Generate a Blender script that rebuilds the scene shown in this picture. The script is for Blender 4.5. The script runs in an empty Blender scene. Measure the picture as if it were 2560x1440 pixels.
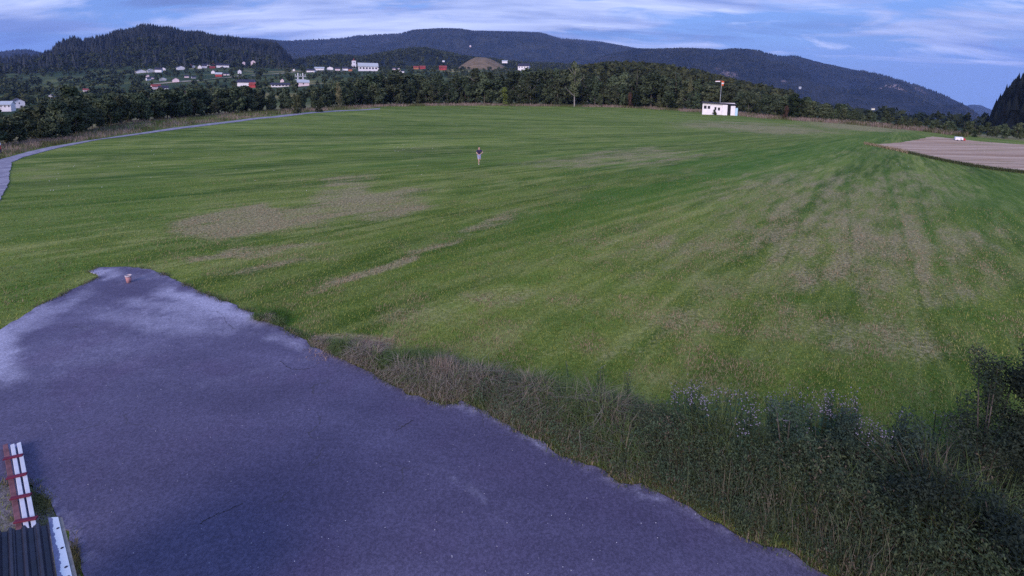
import bpy, bmesh, math, random
import numpy as np
from mathutils import Vector, Matrix
from mathutils.geometry import delaunay_2d_cdt

random.seed(7)
RNG = np.random.default_rng(11)
sc = bpy.context.scene
COL = sc.collection
R = math.radians

# ------------------------------------------------------------------ camera
F_PX, CAM_H = 1250.0, 8.0
PITCH, ROLL = R(7.0), R(0.7)
CY = 205 + F_PX * math.tan(PITCH)        # row of the optical axis: the lens is shifted down
_f = np.array([0, math.cos(PITCH), -math.sin(PITCH)])
_r0 = np.array([1.0, 0, 0]); _u0 = np.array([0, math.sin(PITCH), math.cos(PITCH)])
CR = math.cos(ROLL) * _r0 + math.sin(ROLL) * _u0
CU = math.cos(ROLL) * _u0 - math.sin(ROLL) * _r0
CAM = np.array([0, 0, CAM_H])
cam_d = bpy.data.cameras.new("camera"); cam = bpy.data.objects.new("camera", cam_d); COL.objects.link(cam)
cam_d.sensor_width = 36; cam_d.lens = 36 * F_PX / 2560; cam_d.shift_y = -(720 - CY) / 2560; cam_d.clip_start = 0.1; cam_d.clip_end = 30000
m = Matrix.Identity(4)
for i in range(3):
    m[i][0], m[i][1], m[i][2], m[i][3] = CR[i], CU[i], -_f[i], CAM[i]
cam.matrix_world = m
sc.camera = cam

# ------------------------------------------------------------------ world, sun, exposure
SUN_DIR = Vector((-0.36, -0.85, 0.39)).normalized()      # towards the sun
sun_el = math.asin(SUN_DIR.z); sun_az = math.atan2(SUN_DIR.x, SUN_DIR.y)
w = bpy.data.worlds.new("World"); sc.world = w; w.use_nodes = True
nt = w.node_tree; nt.nodes.clear()
N = lambda t: nt.nodes.new(t)
L = lambda a, b: nt.links.new(a, b)


def mth(op, a, b=None, clamp=False):
    n = N("ShaderNodeMath"); n.operation = op; n.use_clamp = clamp
    for i, v in enumerate((a, b)):
        if v is None: continue
        if isinstance(v, (int, float)): n.inputs[i].default_value = v
        else: L(v, n.inputs[i])
    return n.outputs[0]


tc = N("ShaderNodeTexCoord"); sep = N("ShaderNodeSeparateXYZ"); L(tc.outputs["Generated"], sep.inputs[0])
zc = mth('MAXIMUM', sep.outputs[2], 0.025)
cmb = N("ShaderNodeCombineXYZ"); L(sep.outputs[0], cmb.inputs[0]); L(sep.outputs[1], cmb.inputs[1]); L(zc, cmb.inputs[2])
nrm = N("ShaderNodeVectorMath"); nrm.operation = 'NORMALIZE'; L(cmb.outputs[0], nrm.inputs[0])
sky = N("ShaderNodeTexSky"); sky.sky_type = 'NISHITA'; sky.sun_disc = False
sky.sun_elevation = sun_el; sky.sun_rotation = sun_az; sky.air_density = 1.3; sky.dust_density = 0.6; sky.ozone_density = 3.0
L(nrm.outputs[0], sky.inputs["Vector"])
# cloud sheet seen in perspective
den = mth('ADD', zc, 0.17)
px_ = mth('DIVIDE', sep.outputs[0], den); py_ = mth('DIVIDE', sep.outputs[1], den)
cp = N("ShaderNodeCombineXYZ"); L(px_, cp.inputs[0]); L(py_, cp.inputs[1])
mp = N("ShaderNodeMapping"); mp.inputs["Rotation"].default_value = (0, 0, R(-20)); mp.inputs["Scale"].default_value = (0.75, 1.25, 1); mp.inputs["Location"].default_value = (3.3, 0.7, 0)
L(cp.outputs[0], mp.inputs[0])
n1 = N("ShaderNodeTexNoise"); n1.inputs["Scale"].default_value = 1.5; n1.inputs["Detail"].default_value = 9; n1.inputs["Roughness"].default_value = 0.58; n1.inputs["Distortion"].default_value = 1.0
L(mp.outputs[0], n1.inputs["Vector"])
r1 = N("ShaderNodeValToRGB"); r1.color_ramp.elements[0].position = 0.45; r1.color_ramp.elements[1].position = 0.60; L(n1.outputs[0], r1.inputs[0])
n2 = N("ShaderNodeTexNoise"); n2.inputs["Scale"].default_value = 0.8; n2.inputs["Detail"].default_value = 5; n2.inputs["Roughness"].default_value = 0.55
mp2 = N("ShaderNodeMapping"); mp2.inputs["Rotation"].default_value = (0, 0, R(-16)); mp2.inputs["Scale"].default_value = (0.7, 2.6, 1); mp2.inputs["Location"].default_value = (9.0, 4.0, 0)
L(cp.outputs[0], mp2.inputs[0]); L(mp2.outputs[0], n2.inputs["Vector"])
r2 = N("ShaderNodeValToRGB"); r2.color_ramp.elements[0].position = 0.42; r2.color_ramp.elements[1].position = 0.62; L(n2.outputs[0], r2.inputs[0])
cc = N("ShaderNodeMix"); cc.data_type = 'RGBA'; L(r2.outputs[0], cc.inputs["Factor"])
cc.inputs["A"].default_value = (4.4, 5.0, 7.4, 1); cc.inputs["B"].default_value = (1.6, 2.25, 4.7, 1)
tint = N("ShaderNodeMix"); tint.data_type = 'RGBA'; tint.blend_type = 'MULTIPLY'; tint.inputs["Factor"].default_value = 1
L(sky.outputs[0], tint.inputs["A"]); tint.inputs["B"].default_value = (0.62, 0.72, 1.05, 1)
base = N("ShaderNodeMix"); base.data_type = 'RGBA'; base.inputs["Factor"].default_value = 0.8
L(tint.outputs["Result"], base.inputs["A"]); base.inputs["B"].default_value = (1.15, 2.2, 5.4, 1)
azim = mth('DIVIDE', sep.outputs[0], mth('MAXIMUM', sep.outputs[1], 0.05)); elev = mth('DIVIDE', sep.outputs[2], mth('MAXIMUM', sep.outputs[1], 0.05))
CLOUDS = [(850, 70, 420, 55, .17), (1450, 60, 420, 60, .13), (100, 45, 160, 45, .10), (2330, 120, 200, 26, .17), (430, 8, 130, 16, -.22), (1480, 85, 120, 14, -.14), (60, 110, 130, 25, -.10), (2050, 150, 300, 50, -.10), (1980, 60, 260, 30, -.06)]
bias = n1.outputs[0]
for cx, cy, rx, ry, am in CLOUDS:
    a_ = mth('DIVIDE', mth('SUBTRACT', azim, (cx - 1280) / F_PX), rx / F_PX); e_ = mth('DIVIDE', mth('SUBTRACT', elev, (205 + (cx - 1280) * .0122 - cy) / F_PX), ry / F_PX)
    d2 = mth('ADD', mth('MULTIPLY', a_, a_), mth('MULTIPLY', e_, e_)); bias = mth('ADD', bias, mth('MULTIPLY', mth('EXPONENT', mth('MULTIPLY', d2, -1.0)), am))
L(bias, r1.inputs[0])
skm = N("ShaderNodeMix"); skm.data_type = 'RGBA'
L(r1.outputs[0], skm.inputs["Factor"]); L(base.outputs["Result"], skm.inputs["A"]); L(cc.outputs["Result"], skm.inputs["B"])
dk = None
for cx, cy, rx, ry, am in [(420, 5, 170, 22, .9), (60, 95, 150, 30, .6), (1000, 10, 200, 14, .3), (1470, 78, 160, 14, .6), (1750, 95, 220, 12, .4), (2000, 70, 300, 22, .35), (1330, 40, 200, 10, .3)]:
    a_ = mth('DIVIDE', mth('SUBTRACT', azim, (cx - 1280) / F_PX), rx / F_PX); e_ = mth('DIVIDE', mth('SUBTRACT', elev, (205 + (cx - 1280) * .0122 - cy) / F_PX), ry / F_PX)
    gz = mth('MULTIPLY', mth('EXPONENT', mth('MULTIPLY', mth('ADD', mth('MULTIPLY', a_, a_), mth('MULTIPLY', e_, e_)), -1.0)), am); dk = gz if dk is None else mth('ADD', dk, gz)
n3 = N("ShaderNodeTexNoise"); n3.inputs["Scale"].default_value = 2.2; n3.inputs["Detail"].default_value = 8; n3.inputs["Roughness"].default_value = 0.62; L(mp2.outputs[0], n3.inputs["Vector"])
r3 = N("ShaderNodeMapRange"); r3.interpolation_type = 'SMOOTHSTEP'; r3.inputs[1].default_value = 0.36; r3.inputs[2].default_value = 0.62; L(n3.outputs[0], r3.inputs[0])
dkf = mth('ADD', mth('MULTIPLY', dk, r3.outputs[0], True), mth('MULTIPLY', r3.outputs[0], 0.12), True)
sk2 = N("ShaderNodeMix"); sk2.data_type = 'RGBA'; L(dkf, sk2.inputs["Factor"]); L(skm.outputs["Result"], sk2.inputs["A"]); sk2.inputs["B"].default_value = (1.0, 1.5, 3.4, 1)
skm = sk2
bg = N("ShaderNodeBackground"); bg.inputs["Strength"].default_value = 0.13; L(skm.outputs["Result"], bg.inputs["Color"])
out = N("ShaderNodeOutputWorld"); L(bg.outputs[0], out.inputs["Surface"])

sd = bpy.data.lights.new("sun", 'SUN'); sd.energy = 2.2; sd.angle = R(35); sd.color = (1.0, 0.86, 0.84)
so = bpy.data.objects.new("sun", sd); COL.objects.link(so); so.rotation_euler = SUN_DIR.to_track_quat('Z', 'Y').to_euler()
sc.view_settings.view_transform = 'Standard'; sc.view_settings.look = 'None'; sc.view_settings.gamma = 1; sc.view_settings.exposure = 0.5
sc.view_settings.use_curve_mapping = False
sc.cycles.use_denoising = False
sc.cycles.max_bounces = 5; sc.cycles.diffuse_bounces = 2; sc.cycles.glossy_bounces = 1; sc.cycles.transmission_bounces = 2
sc.cycles.volume_bounces = 0; sc.cycles.transparent_max_bounces = 4; sc.cycles.caustics_reflective = False; sc.cycles.caustics_refractive = False


# ------------------------------------------------------------------ geometry of the view: pixel <-> place
def ray(x, y):
    d = _f + ((x - 1280) / F_PX) * CR - ((y - CY) / F_PX) * CU
    return d / np.linalg.norm(d)


def on_plane(x, y, z=0.0):
    d = ray(x, y); t = (z - CAM_H) / d[2]
    return CAM + t * d


def at_range(x, y, r):
    d = ray(x, y); return CAM + d * (r / math.hypot(d[0], d[1]))


def proj(P):
    q = np.asarray(P, float) - CAM
    zc_ = q @ _f; zs = np.where(zc_ > 0.1, zc_, 0.1)
    return np.where(zc_ > 0.1, 1280 + F_PX * (q @ CR) / zs, -1e5), np.where(zc_ > 0.1, CY - F_PX * (q @ CU) / zs, 1e5)


def px_size(P):          # metres per photo pixel at P
    return float((np.asarray(P) - CAM) @ _f) / F_PX


# ------------------------------------------------------------------ numpy noise
def _h(i, j, s):
    n = (i.astype(np.int64) * 374761393 + j.astype(np.int64) * 668265263 + s * 1442695041) & 0x7fffffff
    n = ((n ^ (n >> 13)) * 1274126177) & 0x7fffffff
    return ((n ^ (n >> 16)) & 0xffff) / 65535.0


def vnoise(x, y, s=0):
    x = np.asarray(x, float); y = np.asarray(y, float)
    i = np.floor(x); j = np.floor(y); u = x - i; v = y - j
    u = u * u * (3 - 2 * u); v = v * v * (3 - 2 * v)
    i = i.astype(np.int64); j = j.astype(np.int64)
    a = _h(i, j, s); b = _h(i + 1, j, s); c = _h(i, j + 1, s); d = _h(i + 1, j + 1, s)
    return (a * (1 - u) + b * u) * (1 - v) + (c * (1 - u) + d * u) * v


def fbm(x, y, s=0, o=4):
    t = 0; a = 0.5; k = 1.0; n = 0
    for q in range(o):
        t = t + a * vnoise(x * k + 17.3 * q, y * k - 9.1 * q, s + q); n += a; a *= 0.5; k *= 2.03
    return t / n


def sstep(a, b, x):
    t = np.clip((x - a) / (b - a), 0, 1); return t * t * (3 - 2 * t)


# ------------------------------------------------------------------ mesh helpers
def mesh_np(name, V, Fc, mat, tint=None, smooth=False, attrs=None):
    V = np.asarray(V, np.float32); Fc = np.asarray(Fc, np.int32); k = Fc.shape[1]
    me = bpy.data.meshes.new(name)
    me.vertices.add(len(V)); me.vertices.foreach_set("co", V.ravel())
    me.loops.add(Fc.size); me.loops.foreach_set("vertex_index", Fc.ravel())
    me.polygons.add(len(Fc)); me.polygons.foreach_set("loop_start", np.arange(0, Fc.size, k, dtype=np.int32))
    me.update(calc_edges=True); me.validate()
    if tint is not None:
        a = me.color_attributes.new("tint", 'FLOAT_COLOR', 'POINT')
        c = np.ones((len(V), 4), np.float32); c[:, :3] = tint; a.data.foreach_set("color", c.ravel())
    for nm, arr in (attrs or {}).items():
        a = me.attributes.new(nm, 'FLOAT', 'POINT'); a.data.foreach_set("value", np.asarray(arr, np.float32))
    me.polygons.foreach_set("use_smooth", np.full(len(Fc), smooth))
    if mat: me.materials.append(mat)
    return me


def link(name, me, parent=None, loc=None):
    o = bpy.data.objects.new(name, me); COL.objects.link(o)
    if parent is not None: o.parent = parent
    if loc is not None: o.location = loc
    return o


def tag(o, label=None, cat=None, group=None, kind=None):
    if label: o["label"] = label
    if cat: o["category"] = cat
    if group: o["group"] = group
    if kind: o["kind"] = kind
    return o


def empty(name, loc, rz=0.0, scale=None):
    o = bpy.data.objects.new(name, None); COL.objects.link(o); o.location = loc; o.rotation_euler = (0, 0, rz)
    o.empty_display_size = 0.3
    if scale is not None: o.scale = scale
    return o


def copy_tree(o, parent=None):
    c = o.copy(); COL.objects.link(c); c.parent = parent
    for ch in list(o.children): copy_tree(ch, c)
    return c


class MB:
    def __init__(s): s.bm = bmesh.new()
    def box(s, lo, hi, mat=None):
        lo, hi = Vector(lo), Vector(hi)
        v = [s.bm.verts.new((x, y, z)) for x in (lo.x, hi.x) for y in (lo.y, hi.y) for z in (lo.z, hi.z)]
        for f in ((0, 1, 3, 2), (4, 6, 7, 5), (0, 4, 5, 1), (2, 3, 7, 6), (0, 2, 6, 4), (1, 5, 7, 3)):
            s.bm.faces.new([v[i] for i in f])
        if mat is not None: bmesh.ops.transform(s.bm, matrix=mat, verts=v)
        return s
    def hull8(s, p):      # p: bottom 4 then top 4, same winding
        v = [s.bm.verts.new(q) for q in p]
        for f in ((3, 2, 1, 0), (4, 5, 6, 7), (0, 1, 5, 4), (1, 2, 6, 5), (2, 3, 7, 6), (3, 0, 4, 7)):
            s.bm.faces.new([v[i] for i in f])
        return s
    def tube(s, pts, rad, n=8, cap=True):
        rings = []
        for i, p in enumerate(pts):
            p = Vector(p); a = Vector(pts[max(i - 1, 0)]); b = Vector(pts[min(i + 1, len(pts) - 1)])
            t = (b - a).normalized(); u = t.orthogonal().normalized() if i == 0 else (u - t * u.dot(t)).normalized()
            q = t.cross(u); r = rad[i] if hasattr(rad, "__len__") else rad
            rings.append([s.bm.verts.new(p + (u * math.cos(2 * math.pi * k / n) + q * math.sin(2 * math.pi * k / n)) * r) for k in range(n)])
        for a, b in zip(rings, rings[1:]):
            for k in range(n): s.bm.faces.new((a[k], a[(k + 1) % n], b[(k + 1) % n], b[k]))
        if cap: s.bm.faces.new(rings[0][::-1]); s.bm.faces.new(rings[-1])
        return s
    def lathe(s, prof, n=16, c=(0, 0, 0)):
        rings = [[s.bm.verts.new((c[0] + r * math.cos(2 * math.pi * k / n), c[1] + r * math.sin(2 * math.pi * k / n), c[2] + z)) for k in range(n)] for r, z in prof]
        for a, b in zip(rings, rings[1:]):
            for k in range(n): s.bm.faces.new((a[k], a[(k + 1) % n], b[(k + 1) % n], b[k]))
        s.rings = rings
        return s
    def poly(s, pts): s.bm.faces.new([s.bm.verts.new(p) for p in pts]); return s
    def build(s, name, mat, parent=None, loc=None, bevel=0, smooth=False):
        if bevel: bmesh.ops.bevel(s.bm, geom=list(s.bm.edges), offset=bevel, segments=1, affect='EDGES')
        bmesh.ops.recalc_face_normals(s.bm, faces=s.bm.faces)
        me = bpy.data.meshes.new(name); s.bm.to_mesh(me); s.bm.free()
        if smooth: me.polygons.foreach_set("use_smooth", np.full(len(me.polygons), True))
        if mat: me.materials.append(mat)
        return link(name, me, parent, loc)


# ------------------------------------------------------------------ materials
def new_mat(name, rough=0.85, spec=0.2):
    mt = bpy.data.materials.new(name); mt.use_nodes = True
    b = mt.node_tree.nodes["Principled BSDF"]; b.inputs["Roughness"].default_value = rough; b.inputs["Specular IOR Level"].default_value = spec
    return mt, mt.node_tree, b


class G:      # tiny node-building helper
    def __init__(s, t): s.t = t
    def n(s, k, **kw):
        n = s.t.nodes.new(k)
        for a, v in kw.items():
            if a in n.inputs.keys() if hasattr(n.inputs, "keys") else False: n.inputs[a].default_value = v
            else: setattr(n, a, v)
        return n
    def l(s, a, b): s.t.links.new(a, b)
    def math(s, op, a, b=None, clamp=False):
        n = s.t.nodes.new("ShaderNodeMath"); n.operation = op; n.use_clamp = clamp
        for i, v in enumerate((a, b)):
            if v is None: continue
            if isinstance(v, (int, float)): n.inputs[i].default_value = v
            else: s.l(v, n.inputs[i])
        return n.outputs[0]
    def noise(s, vec, scale, detail=4, rough=0.55):
        n = s.t.nodes.new("ShaderNodeTexNoise"); n.inputs["Scale"].default_value = scale; n.inputs["Detail"].default_value = detail; n.inputs["Roughness"].default_value = rough
        if vec is not None: s.l(vec, n.inputs["Vector"])
        return n.outputs[0]
    def ramp(s, v, a, b):
        n = s.t.nodes.new("ShaderNodeMapRange"); n.interpolation_type = 'SMOOTHSTEP'; n.inputs[1].default_value = a; n.inputs[2].default_value = b
        s.l(v, n.inputs[0]); return n.outputs[0]
    def mix(s, f, a, b, mode='MIX'):
        n = s.t.nodes.new("ShaderNodeMix"); n.data_type = 'RGBA'; n.blend_type = mode
        for nm, v in (("Factor", f), ("A", a), ("B", b)):
            if isinstance(v, (int, float)): n.inputs[nm].default_value = v
            elif isinstance(v, tuple): n.inputs[nm].default_value = v + ((1,) if len(v) == 3 else ())
            else: s.l(v, n.inputs[nm])
        return n.outputs["Result"]
    def pos(s): return s.t.nodes.new("ShaderNodeNewGeometry").outputs["Position"]
    def obj(s): return s.t.nodes.new("ShaderNodeTexCoord").outputs["Object"]
    def attr(s, nm, out="Fac"):
        a = s.t.nodes.new("ShaderNodeAttribute"); a.attribute_name = nm; return a.outputs[out]
    def mapping(s, v, scale=(1, 1, 1), rz=0):
        n = s.t.nodes.new("ShaderNodeMapping"); n.inputs["Scale"].default_value = scale; n.inputs["Rotation"].default_value = (0, 0, rz); s.l(v, n.inputs[0]); return n.outputs[0]
    def bump(s, h, strength, dist, bsdf):
        n = s.t.nodes.new("ShaderNodeBump"); n.inputs["Strength"].default_value = strength; n.inputs["Distance"].default_value = dist
        s.l(h, n.inputs["Height"]); s.l(n.outputs[0], bsdf.inputs["Normal"])


def plain(name, col, rough=0.7, spec=0.3, var=0.12, scale=6.0, metal=0.0):
    mt, t, b = new_mat(name, rough, spec); g = G(t)
    nz = g.noise(g.obj(), scale, 5, 0.6)
    c = g.mix(g.ramp(nz, 0.3, 0.7), tuple(x * (1 - var) for x in col), tuple(min(x * (1 + var), 1) for x in col))
    g.l(c, b.inputs["Base Color"]); b.inputs["Metallic"].default_value = metal
    return mt


def foliage(name, var=0.35, transl=0.12):
    mt, t, b = new_mat(name, 0.8, 0.15); g = G(t)
    oi = t.nodes.new("ShaderNodeObjectInfo")
    v = g.math('ADD', g.math('MULTIPLY', oi.outputs["Random"], var * 2), 1 - var)
    hs = t.nodes.new("ShaderNodeHueSaturation"); g.l(g.math('ADD', 0.47, g.math('MULTIPLY', g.math('FRACT', g.math('MULTIPLY', oi.outputs['Random'], 7.31)), 0.05)), hs.inputs['Hue']); g.l(g.attr("tint", "Color"), hs.inputs["Color"]); g.l(v, hs.inputs["Value"])
    g.l(hs.outputs[0], b.inputs["Base Color"])
    return mt


M_leaf = foliage("foliage"); M_blade = foliage("blades", 0.0)
M_bark = plain("bark", (0.10, 0.085, 0.075), 0.9, 0.1, 0.35, 8)
M_palebark = plain("pale_bark", (0.30, 0.27, 0.25), 0.9, 0.1, 0.35, 8)
M_white = plain("white_paint", (0.84, 0.78, 0.82), 0.6, 0.3, 0.06, 1.5)
M_pinkwhite = plain("warm_white_paint", (0.80, 0.62, 0.66), 0.6, 0.3, 0.08, 1.5)
M_cream = plain("cream_paint", (0.74, 0.70, 0.58), 0.6, 0.3, 0.08, 1.5)
M_grey = plain("grey_paint", (0.42, 0.42, 0.45), 0.6, 0.3, 0.1, 1.5)
M_red = plain("red_paint", (0.42, 0.06, 0.06), 0.7, 0.2, 0.15, 1.5)
M_brick = plain("orange_render", (0.42, 0.17, 0.09), 0.8, 0.2, 0.15, 1.5)
M_roofdark = plain("dark_roof", (0.035, 0.03, 0.055), 0.7, 0.3, 0.2, 1)
M_roofred = plain("red_roof", (0.30, 0.06, 0.05), 0.7, 0.2, 0.2, 1)
M_roofpale = plain("pale_roof", (0.45, 0.47, 0.50), 0.5, 0.3, 0.1, 1)
M_glass = plain("dark_glass", (0.02, 0.02, 0.035), 0.15, 0.5, 0.2, 2)
M_steel = plain("galvanised_steel", (0.50, 0.50, 0.53), 0.45, 0.5, 0.1, 9, 0.3)

# ------------------------------------------------------------------ terrain
BELT = [(-260, 405, 236), (-100, 380, 276), (0, 362, 280), (60, 354, 272), (100, 351, 254), (150, 350, 238), (250, 320, 226), (330, 305, 214), (400, 299, 214), (500, 290, 212),
        (600, 283, 206), (690, 277, 226), (760, 275, 215), (850, 267, 196), (900, 265, 186), (1000, 262, 176), (1100, 261, 181), (1200, 261, 170),
        (1300, 262, 172), (1400, 263, 166), (1500, 264, 172), (1600, 268, 172), (1700, 273, 185), (1800, 279, 208), (1900, 289, 222), (2000, 297, 236),
        (2100, 303, 256), (2200, 311, 276), (2300, 321, 297), (2380, 333, 310), (2470, 345, 304), (2620, 356, 292)]
BELT = np.array(BELT, float)
_bp = np.array([on_plane(x, y) for x, y, _ in BELT]); B_AZ = np.arctan2(_bp[:, 0], _bp[:, 1]); B_R = np.hypot(_bp[:, 0], _bp[:, 1])
C_PX = np.array([-300, 0, 400, 800, 1100, 1400, 1700, 2000, 2200, 2400, 2700], float)
C_AZ = np.array([math.atan2(ray(x, 210)[0], ray(x, 210)[1]) for x in C_PX])
KEYR = [300, 450, 650, 900, 1050, 1600, 3000, 9500]
KEYZ = np.array([[-11, -11, -9, 0, 6, 8, 0, -60], [-11, -11, -8, 4, 12, 15, 0, -60], [-8, -6, 2, 18, 35, 40, 10, -60], [-3, 3, 12, 24, 29, 30, 10, -60],
                 [-2, 5, 15, 29, 32, 30, 0, -60], [-3, 3, 12, 26, 28, 25, 0, -60], [-5, -5, 0, 5, 5, -10, -60, -200], [-9, -12, -18, -26, -32, -60, -120, -320],
                 [-12, -18, -28, -42, -50, -90, -150, -380], [-12, -18, -30, -48, -58, -95, -165, -400], [-10, -14, -22, -40, -50, -90, -160, -400]], float)


def Zt(x, y):
    x = np.asarray(x, float); y = np.asarray(y, float)
    az = np.arctan2(x, y); r = np.hypot(x, y)
    rb = np.interp(az, B_AZ, B_R) + 2
    ks = [rb, rb + 35] + [np.full_like(rb, k) for k in KEYR]
    zs = [np.zeros_like(rb), np.full_like(rb, -2.2)] + [np.interp(az, C_AZ, KEYZ[:, i]) for i in range(len(KEYR))]
    z = np.zeros_like(r)
    for a, b, za, zb in zip(ks, ks[1:], zs, zs[1:]):
        s = (r > a) & (r <= b); z = np.where(s, za + (zb - za) * (r - a) / np.maximum(b - a, 1e-6), z)
    z = np.where(r > ks[-1], zs[-1], z)
    bumps = (fbm(x * 0.02, y * 0.02, 3) - 0.5) * 6 * sstep(rb + 30, rb + 250, r) + (fbm(x * 0.05, y * 0.05, 5) - 0.5) * 0.5 * sstep(35, 90, r)
    return z + bumps


def zt(x, y): return float(Zt(np.array([x]), np.array([y]))[0])


def hit(px, py, r0=30.0, rmax=1500.0, fallback=1000.0):
    d = ray(px, py); h = math.hypot(d[0], d[1])
    rr = np.exp(np.linspace(math.log(r0), math.log(rmax), 900)); P = CAM + np.outer(rr / h, d)
    below = P[:, 2] <= Zt(P[:, 0], P[:, 1])
    if not below.any():
        p = at_range(px, py, fallback); return p
    i = int(np.argmax(below)); return P[i]


# dry and lush areas of the field (positions on the ground)
def blob(px, py, cx, cy, rx, ry, ang=0, soft=0.5):
    a = R(ang); dx = px - cx; dy = py - cy
    u = (dx * math.cos(a) + dy * math.sin(a)) / rx; v = (-dx * math.sin(a) + dy * math.cos(a)) / ry
    return 1 - sstep(1 - soft, 1 + soft, np.sqrt(u * u + v * v))


DRY = [(2020, 640, 850, 340, 0, .26), (1500, 760, 700, 160, 0, .14), (700, 520, 420, 110, -8, .2), (600, 555, 160, 40, -8, .85), (850, 512, 190, 34, -8, .8), (860, 470, 90, 26, -15, .55), (620, 628, 190, 9, -6, .6), (690, 660, 150, 10, -6, .5), (1000, 645, 260, 12, -17, .75), (1230, 570, 120, 14, -20, .65),
       (980, 520, 90, 30, -8, .6), (1560, 395, 280, 22, -3, .5), (1900, 320, 220, 12, 3, .65), (2150, 315, 160, 12, 4, .7), (2000, 480, 340, 70, 5, .45), (2150, 600, 380, 110, 5, .55), (1750, 610, 260, 40, -12, .4),
       (2280, 700, 240, 70, 8, .5), (1950, 700, 200, 50, -5, .4), (1750, 800, 200, 45, 4, .42), (2150, 850, 300, 50, 5, .5), (2300, 480, 180, 60, 0, .45), (900, 860, 90, 22, 8, 1.0), (1280, 740, 160, 30, 3, .35), (1060, 800, 130, 26, -5, .35),
       (1680, 960, 180, 30, 5, .3), (1450, 880, 220, 26, 3, .3), (2420, 620, 140, 120, 0, .3), (100, 440, 90, 12, -8, .3), (800, 350, 300, 8, -4, .25), (1050, 375, 120, 9, 0, .3), (300, 520, 120, 10, -8, .2)]
LUSH = [(1650, 470, 560, 16, -13.5, .8), (1480, 540, 420, 9, -17, .6), (1800, 400, 300, 10, -10, .6), (250, 520, 260, 60, -8, .4), (1330, 690, 60, 16, 0, .6), (680, 795, 60, 22, -5, 1.0), (1990, 745, 60, 14, 5, .6), (2480, 500, 160, 60, 5, .5),
        (2420, 790, 80, 20, 5, .5), (420, 625, 200, 16, -5, .4), (80, 700, 160, 50, -15, .5), (1050, 720, 60, 10, 0, .4), (1480, 800, 130, 26, 3, .4), (2100, 400, 200, 14, -3, .3)]
LANES = [(1650, 476, 540, 5, -12.7, .95), (1620, 503, 520, 5, -13.2, .85), (1720, 446, 470, 4, -11.5, .8), (1500, 556, 430, 5, -15, .6), (1300, 640, 380, 5, -17, .4), (1500, 420, 420, 3, -9, .5), (1300, 400, 500, 3, -7, .4), (900, 420, 500, 4, -6, .4), (600, 400, 420, 4, -8, .4),
         (2250, 560, 170, 7, 75, .6), (2125, 560, 160, 6, 86, .45), (2335, 600, 170, 9, 69, .55), (2010, 540, 170, 6, -66, .45), (1900, 560, 190, 6, -52, .4), (2440, 560, 150, 10, 58, .5)]


def field_masks(P):
    px, py = proj(P); x, y = P[:, 0], P[:, 1]
    wob = (fbm(x * 0.35, y * 0.35, 21, 4) - 0.5)
    q = px + wob * 60; p2 = py + (fbm(x * 0.3 + 50, y * 0.3, 22, 4) - 0.5) * np.clip((py - 200) * 0.16, 0, 70)
    dry = np.zeros(len(P)); lush = np.zeros(len(P))
    for cx, cy, rx, ry, a, s in DRY: dry = np.maximum(dry, s * blob(q, p2, cx, cy, rx, ry, a, 0.6))
    for cx, cy, rx, ry, a, s in LUSH: lush = np.maximum(lush, s * blob(q, p2, cx, cy, rx, ry, a, 0.6))
    for cx, cy, rx, ry, a, s in LANES: lush = np.maximum(lush, s * blob(px, py + wob * 3, cx, cy, rx, ry, a, 0.8))
    return dry * (1 - .55 * lush), lush


# mowing direction on the ground
_a, _b = on_plane(800, 690), on_plane(2080, 372)
MOW_ANG = math.atan2(_b[1] - _a[1], _b[0] - _a[0])


BANK_TOP = [(640, 790), (760, 830), (880, 868), (1000, 885), (1120, 895), (1250, 925), (1400, 960), (1550, 990), (1700, 1040), (1850, 1085), (2000, 1120), (2150, 1140), (2300, 1150), (2420, 1130), (2560, 1060), (2700, 1000)]


FAN = on_plane(2250, 322)


def build_ground():
    az = np.concatenate([np.linspace(-math.pi, -0.9, 24, endpoint=False), np.linspace(-0.9, 0.9, 620), np.linspace(0.9, math.pi, 24)[1:]])
    rr = np.concatenate([[0.6, 1.5, 2.6, 3.8], np.exp(np.linspace(math.log(5), math.log(260), 420)), np.exp(np.linspace(math.log(266), math.log(9500), 90))])
    A, Rg = np.meshgrid(az, rr); X = Rg * np.sin(A); Y = Rg * np.cos(A)
    x, y = X.ravel(), Y.ravel(); z = Zt(x, y)
    P = np.stack([x, y, z], 1)
    nr, nc = len(rr), len(az); i = np.arange(nr - 1)[:, None] * nc + np.arange(nc - 1)[None, :]
    Fq = np.stack([i, i + 1, i + nc + 1, i + nc], -1).reshape(-1, 4)
    dry, lush = field_masks(P)
    r = np.hypot(x, y); rb = np.interp(np.arctan2(x, y), B_AZ, B_R); ppx, ppy = proj(P)
    beyond = sstep(-3.0, 1.5, r - rb + (fbm(x * .4, y * .4, 8) - .5) * 5)
    bank = sstep(-30, 60, (fbm(x * 1.5, y * 1.5, 12) - .5) * 60 + ppy - np.interp(ppx, [q[0] for q in BANK_TOP], [q[1] for q in BANK_TOP])) * sstep(700, 1100, ppx) * (r < 40) * (ppx > 0)
    beyond = np.maximum(beyond, bank * .8)
    far = sstep(rb + 40, rb + 120, r)
    me = mesh_np("ground", P, Fq[:, ::-1], M_ground, smooth=True, attrs={"dry": dry, "lush": lush, "beyond": beyond, "farland": far})
    o = link("ground", me); tag(o, kind='structure', label="mown green airfield with dry brown patches"); return o


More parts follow.
